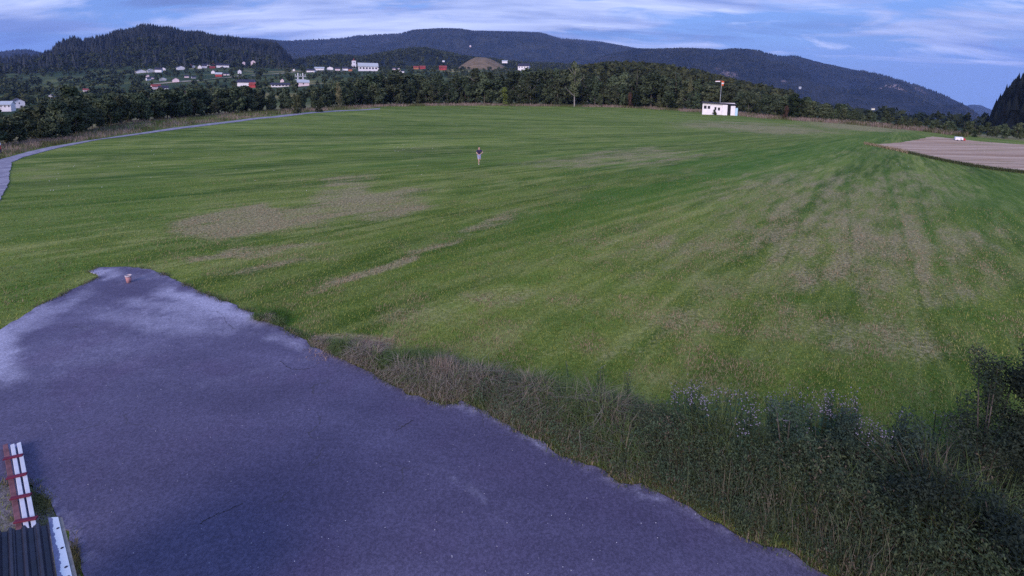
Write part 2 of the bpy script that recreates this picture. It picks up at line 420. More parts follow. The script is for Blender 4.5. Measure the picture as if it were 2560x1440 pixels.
def ground_material():
    mt, t, b = new_mat("mown_field", 0.9, 0.1); g = G(t); p = g.pos()
    sx_ = t.nodes.new("ShaderNodeSeparateXYZ"); g.l(p, sx_.inputs[0]); qx = g.math('SUBTRACT', sx_.outputs[0], float(FAN[0])); qy = g.math('SUBTRACT', sx_.outputs[1], float(FAN[1]))
    rad = g.math('SQRT', g.math('ADD', g.math('MULTIPLY', qx, qx), g.math('MULTIPLY', qy, qy))); th = g.math('MULTIPLY', g.math('ARCTAN2', qx, g.math('MULTIPLY', qy, -1.0)), 60.0)
    fc = t.nodes.new("ShaderNodeCombineXYZ"); g.l(rad, fc.inputs[0]); g.l(th, fc.inputs[1]); fan = fc.outputs[0]
    st = g.mapping(fan, (0.05, 0.55, 1))       # streaks along the mowing lines
    sn = g.noise(st, 1.0, 6, 0.68)
    st2 = g.mapping(fan, (0.25, 2.0, 1)); sn2 = g.noise(st2, 1.0, 4, 0.6)
    fine = g.noise(p, 7.0, 5, 0.7); vf = g.noise(p, 34.0, 3, 0.7); mid = g.noise(p, 0.9, 4, 0.6)
    green = g.mix(g.ramp(sn, 0.38, 0.62), (0.066, 0.110, 0.020), (0.160, 0.200, 0.050))
    green = g.mix(g.ramp(sn2, 0.42, 0.66), green, (0.205, 0.225, 0.085))
    nar = g.noise(g.mapping(fan, (0.012, 0.62, 1)), 1.0, 5, 0.66); green = g.mix(g.math('MULTIPLY', g.ramp(nar, 0.50, 0.62), g.math('MULTIPLY', 0.8, g.ramp(sx_.outputs[1], 14.0, 34.0))), green, g.mix(1.0, green, (0.60, 0.72, 0.62), 'MULTIPLY'))
    green = g.mix(g.math('MULTIPLY', g.ramp(mid, 0.5, 0.75), 0.6), green, (0.10, 0.165, 0.03))
    wide = g.noise(g.mapping(fan, (0.014, 0.16, 1)), 1.0, 6, 0.68); patch = g.noise(p, 0.16, 5, 0.62)
    green = g.mix(g.ramp(wide, 0.36, 0.64), g.mix(1.0, green, (0.72, 0.78, 0.66), 'MULTIPLY'), g.mix(1.0, green, (1.26, 1.16, 1.30), 'MULTIPLY'))
    green = g.mix(g.math('MULTIPLY', g.ramp(patch, 0.50, 0.75), 0.5), green, (0.215, 0.205, 0.105))
    green = g.mix(g.math('MULTIPLY', g.attr("lush"), 0.8), green, (0.048, 0.125, 0.016))
    brown = g.mix(g.ramp(fine, 0.3, 0.7), (0.185, 0.138, 0.105), (0.390, 0.300, 0.230))
    dn_ = g.math('SUBTRACT', g.noise(g.mapping(fan, (0.22, 1.1, 1)), 1.2, 7, 0.74), 0.5)
    d = g.math('ADD', g.math('MULTIPLY', g.attr("dry"), 1.25), g.math('MULTIPLY', dn_, g.math('ADD', 1.5, g.math('MULTIPLY', g.attr("dry"), 2.6))))
    d = g.ramp(g.math('ADD', d, g.math('MULTIPLY', g.math('SUBTRACT', fine, 0.5), 0.7)), 0.24, 1.02)
    c = g.mix(g.math('MULTIPLY', d, 0.85), green, brown)
    c = g.mix(g.ramp(fine, 0.25, 0.8), g.mix(1.0, c, (0.55, 0.60, 0.54), 'MULTIPLY'), g.mix(1.0, c, (1.28, 1.25, 1.26), 'MULTIPLY'))
    c = g.mix(g.ramp(vf, 0.3, 0.75), g.mix(1.0, c, (0.72, 0.74, 0.7), 'MULTIPLY'), c)
    verge = g.mix(g.ramp(g.noise(p, 1.6, 5, 0.7), 0.35, 0.65), (0.075, 0.075, 0.042), (0.19, 0.155, 0.11))
    c = g.mix(g.attr("beyond"), c, verge)
    rough = g.noise(p, 0.012, 5, 0.6)
    land = g.mix(g.ramp(rough, 0.45, 0.66), (0.022, 0.036, 0.016), (0.080, 0.088, 0.036))
    land = g.mix(g.math('MULTIPLY', g.ramp(g.noise(p, 0.008, 3, 0.5), 0.58, 0.66), 0.6), land, (0.24, 0.18, 0.10))
    c = g.mix(g.attr("farland"), c, land)
    c = g.mix(1.0, c, (1.36, 1.40, 1.04), 'MULTIPLY')
    g.l(c, b.inputs["Base Color"])
    g.bump(g.math('ADD', fine, g.math('MULTIPLY', vf, 0.6)), 0.7, 0.06, b)
    return mt


M_ground = ground_material()
ground = build_ground()


# ------------------------------------------------------------------ flat sheets: asphalt, path, stubble field
def dens(pts, step):
    o = []
    for a, b in zip(pts, pts[1:] + pts[:1]):
        a, b = np.array(a), np.array(b); n = max(1, int(np.linalg.norm(b - a) / step))
        for k in range(n): o.append(a + (b - a) * k / n)
    return o


def inside(poly, x, y):
    c = np.zeros(x.shape, bool); n = len(poly)
    for i in range(n):
        x1, y1 = poly[i]; x2, y2 = poly[(i + 1) % n]
        s = ((y1 > y) != (y2 > y)) & (x < (x2 - x1) * (y - y1) / (y2 - y1 + 1e-12) + x1); c ^= s
    return c


def edge_dist(poly, x, y):
    d = np.full(x.shape, 1e9)
    for i in range(len(poly)):
        a = poly[i]; b = poly[(i + 1) % len(poly)]; e = b - a; L2 = max(float(e @ e), 1e-12)
        t = np.clip(((x - a[0]) * e[0] + (y - a[1]) * e[1]) / L2, 0, 1)
        d = np.minimum(d, np.hypot(x - a[0] - t * e[0], y - a[1] - t * e[1]))
    return d


def sheet(name, poly, step, z, mat, fn=None, skirt=0.0, rag=0.0, draped=False):
    pts = dens([tuple(p) for p in poly], step * 0.6)
    if rag:
        pts = [p + rag * np.array([fbm(p[0] * 3.5, p[1] * 3.5, 31, 5) - .5, fbm(p[0] * 3.5 + 40, p[1] * 3.5, 33, 5) - .5]) * 2 for p in pts]
    pts = [np.array(p, float) for p in pts]
    lo = np.min(pts, 0); hi = np.max(pts, 0)
    gx, gy = np.meshgrid(np.arange(lo[0], hi[0], step), np.arange(lo[1], hi[1], step)); gx = gx.ravel(); gy = gy.ravel()
    gx = gx + RNG.uniform(-.3, .3, gx.shape) * step; gy = gy + RNG.uniform(-.3, .3, gy.shape) * step
    ok = inside(pts, gx, gy); gx, gy = gx[ok], gy[ok]; ok = edge_dist(pts, gx, gy) > step * 0.4; gx, gy = gx[ok], gy[ok]
    n = len(pts); vs = [Vector(p) for p in pts] + [Vector(p) for p in zip(gx, gy)]
    v, e, f, *_ = delaunay_2d_cdt(vs, [(i, (i + 1) % n) for i in range(n)], [], 1, 1e-5)
    V = np.array([(p.x, p.y, 0) for p in v]); T = np.array([q for q in f if len(q) == 3])
    ar = (V[T[:, 1], 0] - V[T[:, 0], 0]) * (V[T[:, 2], 1] - V[T[:, 0], 1]) - (V[T[:, 1], 1] - V[T[:, 0], 1]) * (V[T[:, 2], 0] - V[T[:, 0], 0])
    T[ar < 0] = T[ar < 0][:, ::-1]
    V[:, 2] = z + (Zt(V[:, 0], V[:, 1]) if draped else 0)
    ed = edge_dist(pts, V[:, 0], V[:, 1])
    at = {"edge": ed}
    if fn: at.update(fn(V))
    if skirt:
        V = np.vstack([V, V[:n] - np.array([0, 0, skirt])]); nv = len(V) - n
        S = np.array([[i, nv + i, (i + 1) % n] for i in range(n)] + [[(i + 1) % n, nv + i, nv + (i + 1) % n] for i in range(n)]); T = np.vstack([T, S])
        at = {k: np.concatenate([a, a[:n]]) for k, a in at.items()}
    return link(name, mesh_np(name, V, T, mat, attrs=at)), pts


ASPH_PX = [(-60, 865), (0, 829), (50, 795), (100, 766), (140, 746), (190, 722), (235, 702), (252, 690), (238, 684), (222, 680), (240, 672), (290, 668), (350, 670), (385, 678), (430, 698), (480, 720), (540, 748), (600, 771),
           (632, 784), (641, 796), (632, 803), (660, 805), (700, 818), (740, 838), (780, 868), (850, 897), (900, 922), (940, 946), (1000, 976), (1060, 999), (1110, 1013), (1144, 1012), (1150, 1003), (1200, 1028), (1260, 1060), (1310, 1084),
           (1360, 1108), (1380, 1128), (1400, 1146), (1450, 1156), (1500, 1176), (1550, 1204), (1600, 1211), (1650, 1236), (1700, 1262), (1750, 1288), (1800, 1312), (1850, 1345), (1900, 1366), (1960, 1381), (2000, 1400), (2060, 1432), (2120, 1470)]
asph_poly = [on_plane(x, y)[:2] for x, y in ASPH_PX]
asph_poly += [np.array(p) for p in ((7.5, 3.0), (9, -4), (4, -12), (-10, -12))]
asph_poly += [on_plane(x, y)[:2] for x, y in ((260, 1560), (205, 1440), (178, 1370), (148, 1300), (135, 1268), (108, 1236), (78, 1216), (0, 1209), (-120, 1205), (-330, 1100), (-330, 990))]

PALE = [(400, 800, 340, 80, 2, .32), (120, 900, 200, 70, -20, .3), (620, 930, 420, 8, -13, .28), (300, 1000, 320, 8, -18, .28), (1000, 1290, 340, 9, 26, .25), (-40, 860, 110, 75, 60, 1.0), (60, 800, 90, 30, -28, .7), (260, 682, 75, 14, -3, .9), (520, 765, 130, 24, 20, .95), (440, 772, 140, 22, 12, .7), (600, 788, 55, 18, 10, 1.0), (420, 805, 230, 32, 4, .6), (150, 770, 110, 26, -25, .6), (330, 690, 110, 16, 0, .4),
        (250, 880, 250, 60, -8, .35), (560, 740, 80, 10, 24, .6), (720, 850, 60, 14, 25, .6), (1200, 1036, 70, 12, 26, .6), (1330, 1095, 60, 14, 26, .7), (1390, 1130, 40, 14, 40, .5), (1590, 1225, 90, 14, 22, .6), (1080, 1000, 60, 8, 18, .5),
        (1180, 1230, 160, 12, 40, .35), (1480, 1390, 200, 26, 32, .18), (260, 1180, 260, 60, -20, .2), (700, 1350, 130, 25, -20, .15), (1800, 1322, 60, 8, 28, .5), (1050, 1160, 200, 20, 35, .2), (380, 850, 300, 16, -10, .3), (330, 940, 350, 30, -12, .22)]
DARKP = [(560, 1010, 500, 14, -14, .3), (880, 1180, 420, 12, 24, .3), (700, 1260, 380, 12, 28, .28), (1150, 1330, 750, 170, 14, .6), (330, 730, 70, 10, 0, .5), (350, 745, 90, 10, -5, .6), (1380, 1220, 420, 90, 27, .7), (480, 700, 70, 8, 20, .4), (900, 1250, 400, 120, 20, .2), (1100, 1080, 200, 30, 20, .3)]  # thin streaks, plus broad ellipses painting corner vignetting into the asphalt


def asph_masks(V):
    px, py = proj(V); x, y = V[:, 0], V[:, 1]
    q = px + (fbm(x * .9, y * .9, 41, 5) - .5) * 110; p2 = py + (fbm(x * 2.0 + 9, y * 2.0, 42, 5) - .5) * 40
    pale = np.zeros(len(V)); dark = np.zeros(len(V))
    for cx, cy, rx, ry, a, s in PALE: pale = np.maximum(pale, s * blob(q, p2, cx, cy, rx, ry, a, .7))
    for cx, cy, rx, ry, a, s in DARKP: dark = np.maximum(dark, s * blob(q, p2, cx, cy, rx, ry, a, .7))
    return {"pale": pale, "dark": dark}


mt, t, b = new_mat("worn_asphalt", 0.88, 0.25); g = G(t); p = g.pos()
big = g.noise(g.mapping(p, (0.35, 0.8, 1), R(20)), 0.7, 6, 0.6); md = g.noise(p, 3.0, 5, 0.65); grit = g.noise(p, 90, 2, 0.8); grit2 = g.noise(p, 20, 4, 0.85)
c = g.mix(g.ramp(big, 0.18, 0.84), (0.078, 0.069, 0.122), (0.142, 0.126, 0.205))
c = g.mix(g.math('MULTIPLY', g.ramp(g.noise(p, 0.5, 3, 0.5), 0.5, 0.7), 0.5), c, (0.11, 0.080, 0.150))
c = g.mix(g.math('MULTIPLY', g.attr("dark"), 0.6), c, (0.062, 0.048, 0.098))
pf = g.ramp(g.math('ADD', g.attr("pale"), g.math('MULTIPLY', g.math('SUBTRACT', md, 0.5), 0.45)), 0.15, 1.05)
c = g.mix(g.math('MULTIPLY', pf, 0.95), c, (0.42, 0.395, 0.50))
ef = g.math('MULTIPLY', g.math('SUBTRACT', 1.0, g.ramp(g.attr("edge"), 0.02, 0.28)), g.ramp(md, 0.42, 0.62))
c = g.mix(g.math('MULTIPLY', ef, 0.4), c, (0.30, 0.27, 0.36))
c = g.mix(g.ramp(grit2, 0.35, 0.7), g.mix(1.0, c, (0.62, 0.62, 0.64), 'MULTIPLY'), g.mix(1.0, c, (1.28, 1.28, 1.28), 'MULTIPLY'))
c = g.mix(g.ramp(grit, 0.66, 0.8), c, (0.36, 0.34, 0.44))
vor = t.nodes.new("ShaderNodeTexVoronoi"); vor.feature = 'DISTANCE_TO_EDGE'; vor.inputs["Scale"].default_value = 0.16
wv = t.nodes.new("ShaderNodeVectorMath"); wv.operation = 'ADD'; g.l(p, wv.inputs[0]); nn = t.nodes.new("ShaderNodeTexNoise"); nn.inputs["Scale"].default_value = 1.2; nn.inputs["Detail"].default_value = 4; g.l(p, nn.inputs["Vector"]); g.l(nn.outputs["Color"], wv.inputs[1])
g.l(wv.outputs[0], vor.inputs["Vector"])
crk = g.math('MULTIPLY', g.math('SUBTRACT', 1.0, g.ramp(vor.outputs["Distance"], 0.0008, 0.003)), g.ramp(g.noise(p, 0.6, 2), 0.5, 0.58))
c = g.mix(g.math('MULTIPLY', crk, 0.6), c, (0.05, 0.045, 0.05))
g.l(c, b.inputs["Base Color"]); g.bump(g.math('ADD', grit2, grit), 0.5, 0.012, b)
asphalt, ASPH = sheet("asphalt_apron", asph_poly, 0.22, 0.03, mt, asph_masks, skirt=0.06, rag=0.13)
tag(asphalt, "weathered grey violet asphalt apron", kind='structure')

PATH_N = [(-120, 560), (-20, 520), (0, 500), (12, 480), (22, 456), (25, 430), (30, 407), (60, 393), (105, 381), (160, 367), (250, 349), (340, 338), (450, 323), (560, 309), (650, 297), (750, 287.6), (850, 279), (950, 272.5)]
PATH_F = [(950, 270.6), (850, 276.4), (750, 284.5), (650, 293), (560, 304.5), (430, 321), (300, 340), (200, 355), (130, 367), (70, 380), (30, 391), (0, 400), (-120, 430), (-400, 470)]
path_poly = [on_plane(x, y)[:2] for x, y in PATH_N + PATH_F]
mt, t, b = new_mat("gravel", 0.9, 0.15); g = G(t); p = g.pos()
c = g.mix(g.ramp(g.noise(p, 1.2, 5, 0.65), 0.3, 0.7), (0.22, 0.20, 0.27), (0.40, 0.37, 0.44)); c = g.mix(g.ramp(g.noise(p, 25, 3, .8), .4, .7), g.mix(1.0, c, (.75, .75, .75), 'MULTIPLY'), c)
g.l(c, b.inputs["Base Color"]); g.bump(g.noise(p, 20, 3, .8), .5, .03, b)
path, PATHP = sheet("gravel_path", path_poly, 0.9, 0.05, mt, None, skirt=0.05, rag=0.12, draped=True); tag(path, "pale gravel path curving round the field edge", kind='structure')

STUB = [(2182, 363), (2250, 357), (2332, 344), (2390, 349), (2450, 356), (2560, 364), (2720, 374), (2900, 470), (2720, 448), (2560, 431), (2480, 422), (2400, 408), (2330, 394), (2250, 376)]
stub_poly = [on_plane(x, y)[:2] for x, y in STUB]
mt, t, b = new_mat("stubble", 0.95, 0.05); g = G(t); p = g.pos()
_s0, _s1 = on_plane(2220, 368), on_plane(2440, 357); sa = math.atan2(_s1[1] - _s0[1], _s1[0] - _s0[0])
rows = g.noise(g.mapping(p, (0.03, 0.9, 1), -sa), 1.0, 4, 0.6)
c = g.mix(g.ramp(rows, 0.32, 0.68), (0.36, 0.235, 0.165), (0.62, 0.46, 0.35)); c = g.mix(g.math('MULTIPLY', g.ramp(g.noise(p, 0.15, 4), .5, .72), .55), c, (0.36, 0.20, 0.10))
c = g.mix(g.math('MULTIPLY', g.ramp(g.noise(g.mapping(p, (0.06, 0.35, 1), -sa), 1., 3), .55, .7), .5), c, (0.20, 0.20, 0.08))
c = g.mix(g.ramp(g.noise(p, 6, 3, .7), .3, .7), g.mix(1.0, c, (.8, .8, .8), 'MULTIPLY'), c)
g.l(c, b.inputs["Base Color"]); g.bump(g.noise(p, 5, 3, .7), .5, .08, b)
stub, STUBP = sheet("stubble_field", stub_poly, 2.0, 0.06, mt, None, skirt=0.08, rag=0.5, draped=True); tag(stub, "pale cut stubble field with brown tracks", kind='structure')

# gravel and grass ground round the shed at the near left
SHED_PX = [(-120, 1208), (0, 1213), (76, 1220), (104, 1240), (131, 1272), (144, 1302), (174, 1372), (200, 1440), (250, 1560), (-700, 1560)]
mt, t, b = new_mat("gravelly_grass", 0.95, 0.1); g = G(t); p = g.pos()
n_ = g.noise(p, 1.1, 4, .6); c = g.mix(g.ramp(g.noise(p, 14, 5, .75), .3, .7), (0.10, 0.085, 0.085), (0.27, 0.24, 0.25))
c = g.mix(g.ramp(n_, .46, .6), c, g.mix(g.ramp(g.noise(p, 18, 4, .7), .3, .7), (0.05, 0.06, 0.025), (0.14, 0.13, 0.055)))
g.l(c, b.inputs["Base Color"]); g.bump(g.noise(p, 22, 4, .75), .8, .04, b)
yard, _ = sheet("gravel_ground", [on_plane(x, y)[:2] for x, y in SHED_PX], 0.3, 0.02, mt, None, rag=0.05); tag(yard, "gravelly ground with thin grass beside the shed", kind='structure')

exec_later = []
# ------------------------------------------------------------------ hills
def hill_material(name, c0, c1, rock=0.0, sc_=0.05):
    mt, t, b = new_mat(name, 0.95, 0.05); g = G(t); p = g.pos()
    c = g.mix(g.ramp(g.noise(p, sc_, 6, .7), .35, .65), c0, c1)
    if rock:
        m_ = g.math('MULTIPLY', g.ramp(g.noise(g.mapping(p, (1, 1, 1.6)), 0.0042, 6, .62), .60, .68), rock)
        c = g.mix(m_, c, g.mix(g.ramp(g.noise(p, 0.03, 5, .7), .35, .65), (0.14, 0.10, 0.10), (0.38, 0.29, 0.28)))
    g.l(c, b.inputs["Base Color"]); return mt


HILLS = {}


def hill(name, sky_px, r_foot, r_ridge, mat, lift=0.0, ncol=220, nrow=40, rough=6.0, power=1.0, label=None, seed=0, back=0.5):
    xs = np.array([p[0] for p in sky_px], float); ys = np.array([p[1] for p in sky_px], float)
    xx = np.linspace(xs[0], xs[-1], ncol); yy = np.interp(xx, xs, ys) + lift
    rays = [ray(a, b_) for a, b_ in zip(xx, yy)]
    az = np.array([math.atan2(d[0], d[1]) for d in rays]); el = np.array([d[2] / math.hypot(d[0], d[1]) for d in rays])
    rf = (lambda a: np.full_like(a, r_foot)) if np.isscalar(r_foot) else (lambda a: np.interp(a, az[[0, -1]], r_foot))
    rrg = (lambda a: np.full_like(a, r_ridge)) if np.isscalar(r_ridge) else (lambda a: np.interp(a, az[[0, -1]], r_ridge))

    def Zh(x, y):
        x = np.asarray(x, float); y = np.asarray(y, float)
        a = np.arctan2(x, y); r = np.hypot(x, y); f_, g_ = rf(a), rrg(a)
        tz = CAM_H + np.interp(a, az, el) * g_
        fz = Zt(f_ * np.sin(a), f_ * np.cos(a)) - 6
        tt = np.clip((r - f_) / (g_ - f_), 0, 2)
        up = np.sin(np.clip(tt, 0, 1) * math.pi / 2) ** power
        prof = np.where(tt <= 1, up, 1 - back * (tt - 1) ** 1.2)
        nz = (fbm(x / (r_s * 0.11) + seed, y / (r_s * 0.11), 60 + seed, 5) - 0.66) * rough * np.clip(np.minimum(tt * 4, np.abs(1 - tt) * 5), 0, 1)
        return np.minimum(fz + (tz - fz) * prof + nz, CAM_H + np.interp(a, az, el) * r + np.where(tt > 1, -2.0, 0.0))
    r_s = float(np.mean(r_ridge))
    tt = np.concatenate([np.linspace(0, 1, nrow), np.linspace(1, 1.8, 10)[1:]])
    A, T_ = np.meshgrid(az, tt); Rr = rf(A) + (rrg(A) - rf(A)) * T_
    X = Rr * np.sin(A); Y = Rr * np.cos(A); Z = Zh(X, Y)
    P = np.stack([X.ravel(), Y.ravel(), Z.ravel()], 1); nr, nc = len(tt), len(az)
    i = np.arange(nr - 1)[:, None] * nc + np.arange(nc - 1)[None, :]
    Fq = np.stack([i, i + nc, i + nc + 1, i + 1], -1).reshape(-1, 4)
    o = link(name, mesh_np(name, P, Fq, mat, smooth=True)); tag(o, label, kind='structure')
    HILLS[name] = dict(Z=Zh, az=(az[0], az[-1]), rf=rf, rr=rrg)
    return o


def scatter(hn, n, t0, t1, seed):
    """n random places on a hill, as seen from the airfield side."""
    rg = np.random.default_rng(seed); h = HILLS[hn]
    a = rg.uniform(h["az"][0], h["az"][1], n); t_ = t0 + (t1 - t0) * np.sqrt(rg.uniform(0, 1, n)); r = h["rf"](a) + (h["rr"](a) - h["rf"](a)) * t_
    x = r * np.sin(a); y = r * np.cos(a); return np.stack([x, y, h["Z"](x, y)], 1), rg


def conifers(name, pts, hgt, rg, c0, c1, label, tiers=2, k=5, wide=0.17):
    n = len(pts); Vs = []; Fs = []; Cs = []; off = 0
    hgt = np.asarray(hgt); ph = rg.uniform(0, 6.28, n); sc_n = np.median(np.hypot(pts[:, 0], pts[:, 1])) / 28; cm = np.clip(rg.uniform(-.1, .75, n) + 1.5 * (fbm(pts[:, 0] / sc_n, pts[:, 1] / sc_n + pts[:, 2] / 60, 88, 4) - .42), 0, 1)[:, None]; col = np.array(c0) * (1 - cm) + np.array(c1) * cm
    for q in range(tiers):
        zb = 0.06 + 0.75 * q / tiers if tiers > 1 else 0.04; ztp = 1.0 if q == tiers - 1 else zb + 0.55
        rad = wide * (1 - 0.75 * q / tiers) * hgt * rg.uniform(.75, 1.25, n)
        for j in range(k):
            an = ph + 2 * math.pi * j / k + q; rj = rad * rg.uniform(.7, 1.2, n)
            Vs.append(pts + np.stack([rj * np.cos(an), rj * np.sin(an), hgt * zb], 1))
        Vs.append(pts + np.stack([0 * hgt, 0 * hgt, hgt * ztp], 1))
    m_ = tiers * (k + 1); V = np.stack(Vs, 1).reshape(-1, 3)
    base_ = np.arange(n)[:, None] * m_
    for q in range(tiers):
        s0 = q * (k + 1)
        for j in range(k): Fs.append(np.concatenate([base_ + s0 + j, base_ + s0 + (j + 1) % k, base_ + s0 + k], 1))
    o = link(name, mesh_np(name, V, np.vstack(Fs), M_blade, tint=np.repeat(col, m_, 0))); tag(o, label, kind='stuff'); return o


_t = (1 + 5 ** .5) / 2
ICO_V = np.array([(-1, _t, 0), (1, _t, 0), (-1, -_t, 0), (1, -_t, 0), (0, -1, _t), (0, 1, _t), (0, -1, -_t), (0, 1, -_t), (_t, 0, -1), (_t, 0, 1), (-_t, 0, -1), (-_t, 0, 1)], float); ICO_V /= np.linalg.norm(ICO_V[0])
ICO_F = np.array([(0, 11, 5), (0, 5, 1), (0, 1, 7), (0, 7, 10), (0, 10, 11), (1, 5, 9), (5, 11, 4), (11, 10, 2), (10, 7, 6), (7, 1, 8), (3, 9, 4), (3, 4, 2), (3, 2, 6), (3, 6, 8), (3, 8, 9), (4, 9, 5), (2, 4, 11), (6, 2, 10), (8, 6, 7), (9, 8, 1)])


def crowns(name, pts, hgt, rg, c0, c1, label, leafs=26):
    """Far broadleaf trees, each a loose heap of leaf-clump faces."""
    n = len(pts); hgt = np.asarray(hgt)
    d = rg.normal(size=(n, leafs, 3)); d /= np.linalg.norm(d, axis=2, keepdims=True); d *= rg.uniform(.45, 1.0, (n, leafs, 1))
    ctr = pts[:, None, :] + d * (hgt[:, None, None] * np.array([.36, .36, .42])) + np.array([0, 0, 1]) * (hgt * .56)[:, None, None]
    u = rg.normal(size=(n, leafs, 3)); v = rg.normal(size=(n, leafs, 3)); s = (hgt * .17)[:, None, None]
    u = u / np.linalg.norm(u, axis=2, keepdims=True) * s; v = v / np.linalg.norm(v, axis=2, keepdims=True) * s
    V = np.stack([ctr - u, ctr + v, ctr + u, ctr - v], 2).reshape(-1, 3); Fq = np.arange(len(V)).reshape(-1, 4)
    cm = np.clip(rg.uniform(0, 1, (n, 1, 1)) + rg.normal(0, .18, (n, leafs, 1)), 0, 1); col = np.array(c0) * (1 - cm) + np.array(c1) * cm
    o = link(name, mesh_np(name, V, Fq, M_blade, tint=np.repeat(col.reshape(-1, 3), 4, 0))); tag(o, label, kind='stuff'); return o


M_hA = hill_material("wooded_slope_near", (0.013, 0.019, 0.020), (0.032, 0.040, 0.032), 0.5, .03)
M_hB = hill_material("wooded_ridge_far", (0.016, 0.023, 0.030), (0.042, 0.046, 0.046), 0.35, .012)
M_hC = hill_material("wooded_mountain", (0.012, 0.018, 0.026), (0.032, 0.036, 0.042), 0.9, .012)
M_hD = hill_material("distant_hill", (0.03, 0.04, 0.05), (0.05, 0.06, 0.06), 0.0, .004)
M_tan = hill_material("bare_brown_slope", (0.15, 0.105, 0.06), (0.26, 0.18, 0.11), 0.0, .06)

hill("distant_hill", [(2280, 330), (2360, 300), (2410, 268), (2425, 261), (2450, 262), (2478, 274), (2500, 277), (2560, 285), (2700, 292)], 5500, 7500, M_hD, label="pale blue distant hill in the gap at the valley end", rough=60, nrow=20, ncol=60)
hill("far_ridge", [(-500, 160), (-200, 138), (0, 130), (70, 122), (95, 130), (300, 120), (560, 96), (640, 97), (705, 103), (780, 98), (850, 95), (890, 88), (1000, 84), (1030, 76), (1100, 72), (1150, 73), (1180, 78), (1270, 80), (1350, 82), (1400, 95), (1450, 99), (1500, 105), (1560, 116), (1600, 124), (1700, 150), (1850, 190)],
     2100, 4300, M_hB, lift=2, label="long wooded blue ridge along the skyline", rough=330, ncol=420, nrow=60, power=0.9, seed=1)
hill("mountain", [(1380, 178), (1450, 160), (1520, 138), (1590, 124), (1640, 125), (1700, 123), (1770, 124), (1800, 127), (1840, 123), (1900, 128), (1960, 141), (1980, 138), (2003, 141), (2060, 156), (2140, 173), (2220, 190), (2290, 211), (2330, 225), (2380, 245), (2420, 264), (2445, 282), (2475, 305), (2520, 330)],
     (1500, 2000), (3000, 3600), M_hC, lift=2, label="steep wooded mountain with bare rock faces falling to the right", rough=330, ncol=420, nrow=60, power=0.85, seed=2)
hill("wooded_hill", [(-400, 175), (-150, 164), (0, 154), (60, 146), (95, 148), (128, 134), (150, 120), (165, 113), (186, 107), (204, 114), (238, 106), (262, 103), (300, 90), (330, 86), (352, 76), (376, 73), (398, 79), (430, 80), (462, 90), (500, 88), (540, 99), (585, 101), (640, 108), (690, 116), (712, 136), (730, 156), (748, 176)],
     940, 1600, M_hA, lift=4, label="dark spruce covered hill above the village", rough=60, ncol=300, nrow=50, seed=3)
hill("village_hill", [(640, 182), (720, 158), (780, 146), (850, 142), (905, 146), (960, 136), (1020, 125), (1060, 124), (1110, 134), (1170, 146), (1250, 154), (1300, 160), (1400, 164), (1500, 172), (1580, 190)],
     1020, 1700, M_hA, lift=4, label="lower rounded wooded hill behind the church", rough=14, ncol=260, nrow=40, seed=4)
hill("bare_mound", [(1130, 180), (1150, 166), (1170, 152), (1190, 143), (1215, 144), (1235, 151), (1256, 163), (1280, 178)], 900, 1120, M_tan, label="bare brown mound between the trees", rough=3, ncol=50, nrow=20, seed=5)
hill("near_wood_rise", [(1400, 196), (1480, 180), (1530, 172), (1600, 174), (1680, 182), (1740, 194), (1780, 206), (1850, 222), (1980, 246)], 210, 430, M_hA, lift=2, label="low wooded rise behind the field edge", rough=4, ncol=90, nrow=20, seed=6)
hill("dark_hillside", [(2436, 352), (2462, 334), (2480, 308), (2496, 280), (2518, 250), (2540, 232), (2560, 218), (2640, 165), (2800, 85)], (190, 170), (330, 300), M_hA, lift=10, label="steep dark spruce hillside at the right edge", rough=8, ncol=70, nrow=30, seed=7)

P_, rg = scatter("far_ridge", 34000, 0.02, 1.04, 5)
conifers("far_forest", P_, rg.uniform(8, 15, len(P_)), rg, (0.012, 0.018, 0.026), (0.050, 0.052, 0.054), "forest covering the long far ridge", tiers=1, k=4, wide=.34)
P_, rg = scatter("mountain", 32000, 0.02, 1.04, 6)
P_ = P_[fbm(P_[:, 0] / 260, P_[:, 2] / 120 + P_[:, 1] / 400, 77, 4) < .555]
conifers("mountain_forest", P_, rg.uniform(7, 13, len(P_)), rg, (0.010, 0.016, 0.024), (0.040, 0.044, 0.048), "forest covering the steep mountain", tiers=1, k=4, wide=.34)
P_, rg = scatter("wooded_hill", 15000, 0.0, 1.06, 7)
conifers("spruce_forest", P_, 5 + 16 * rg.uniform(0, 1, len(P_)) ** 1.5, rg, (0.008, 0.013, 0.018), (0.042, 0.046, 0.046), "dense spruce forest on the hill above the village", tiers=2, k=5, wide=.20)
P_, rg = scatter("wooded_hill", 1500, 0.0, 0.35, 17)
crowns("hill_foot_woods", P_, rg.uniform(7, 13, len(P_)), rg, (0.020, 0.034, 0.016), (0.055, 0.068, 0.028), "broadleaf woods along the foot of the spruce hill")
P_, rg = scatter("village_hill", 4200, 0.0, 1.05, 8)
crowns("village_hill_woods", P_, rg.uniform(8, 15, len(P_)), rg, (0.018, 0.030, 0.016), (0.052, 0.066, 0.028), "broadleaf woods covering the lower hill behind the church")
P_, rg = scatter("near_wood_rise", 900, 0.15, 1.05, 9)
crowns("rise_woods", P_, rg.uniform(5, 8, len(P_)), rg, (0.018, 0.030, 0.014), (0.060, 0.072, 0.030), "dense small trees covering the rise behind the field edge", leafs=60)
P_, rg = scatter("dark_hillside", 900, 0.1, 1.12, 10)
conifers("hillside_spruces", P_, 4 + 9 * rg.uniform(0, 1, len(P_)) ** 2.0, rg, (0.003, 0.005, 0.010), (0.020, 0.026, 0.028), "black green spruces covering the steep right hillside", tiers=4, k=6, wide=.17)


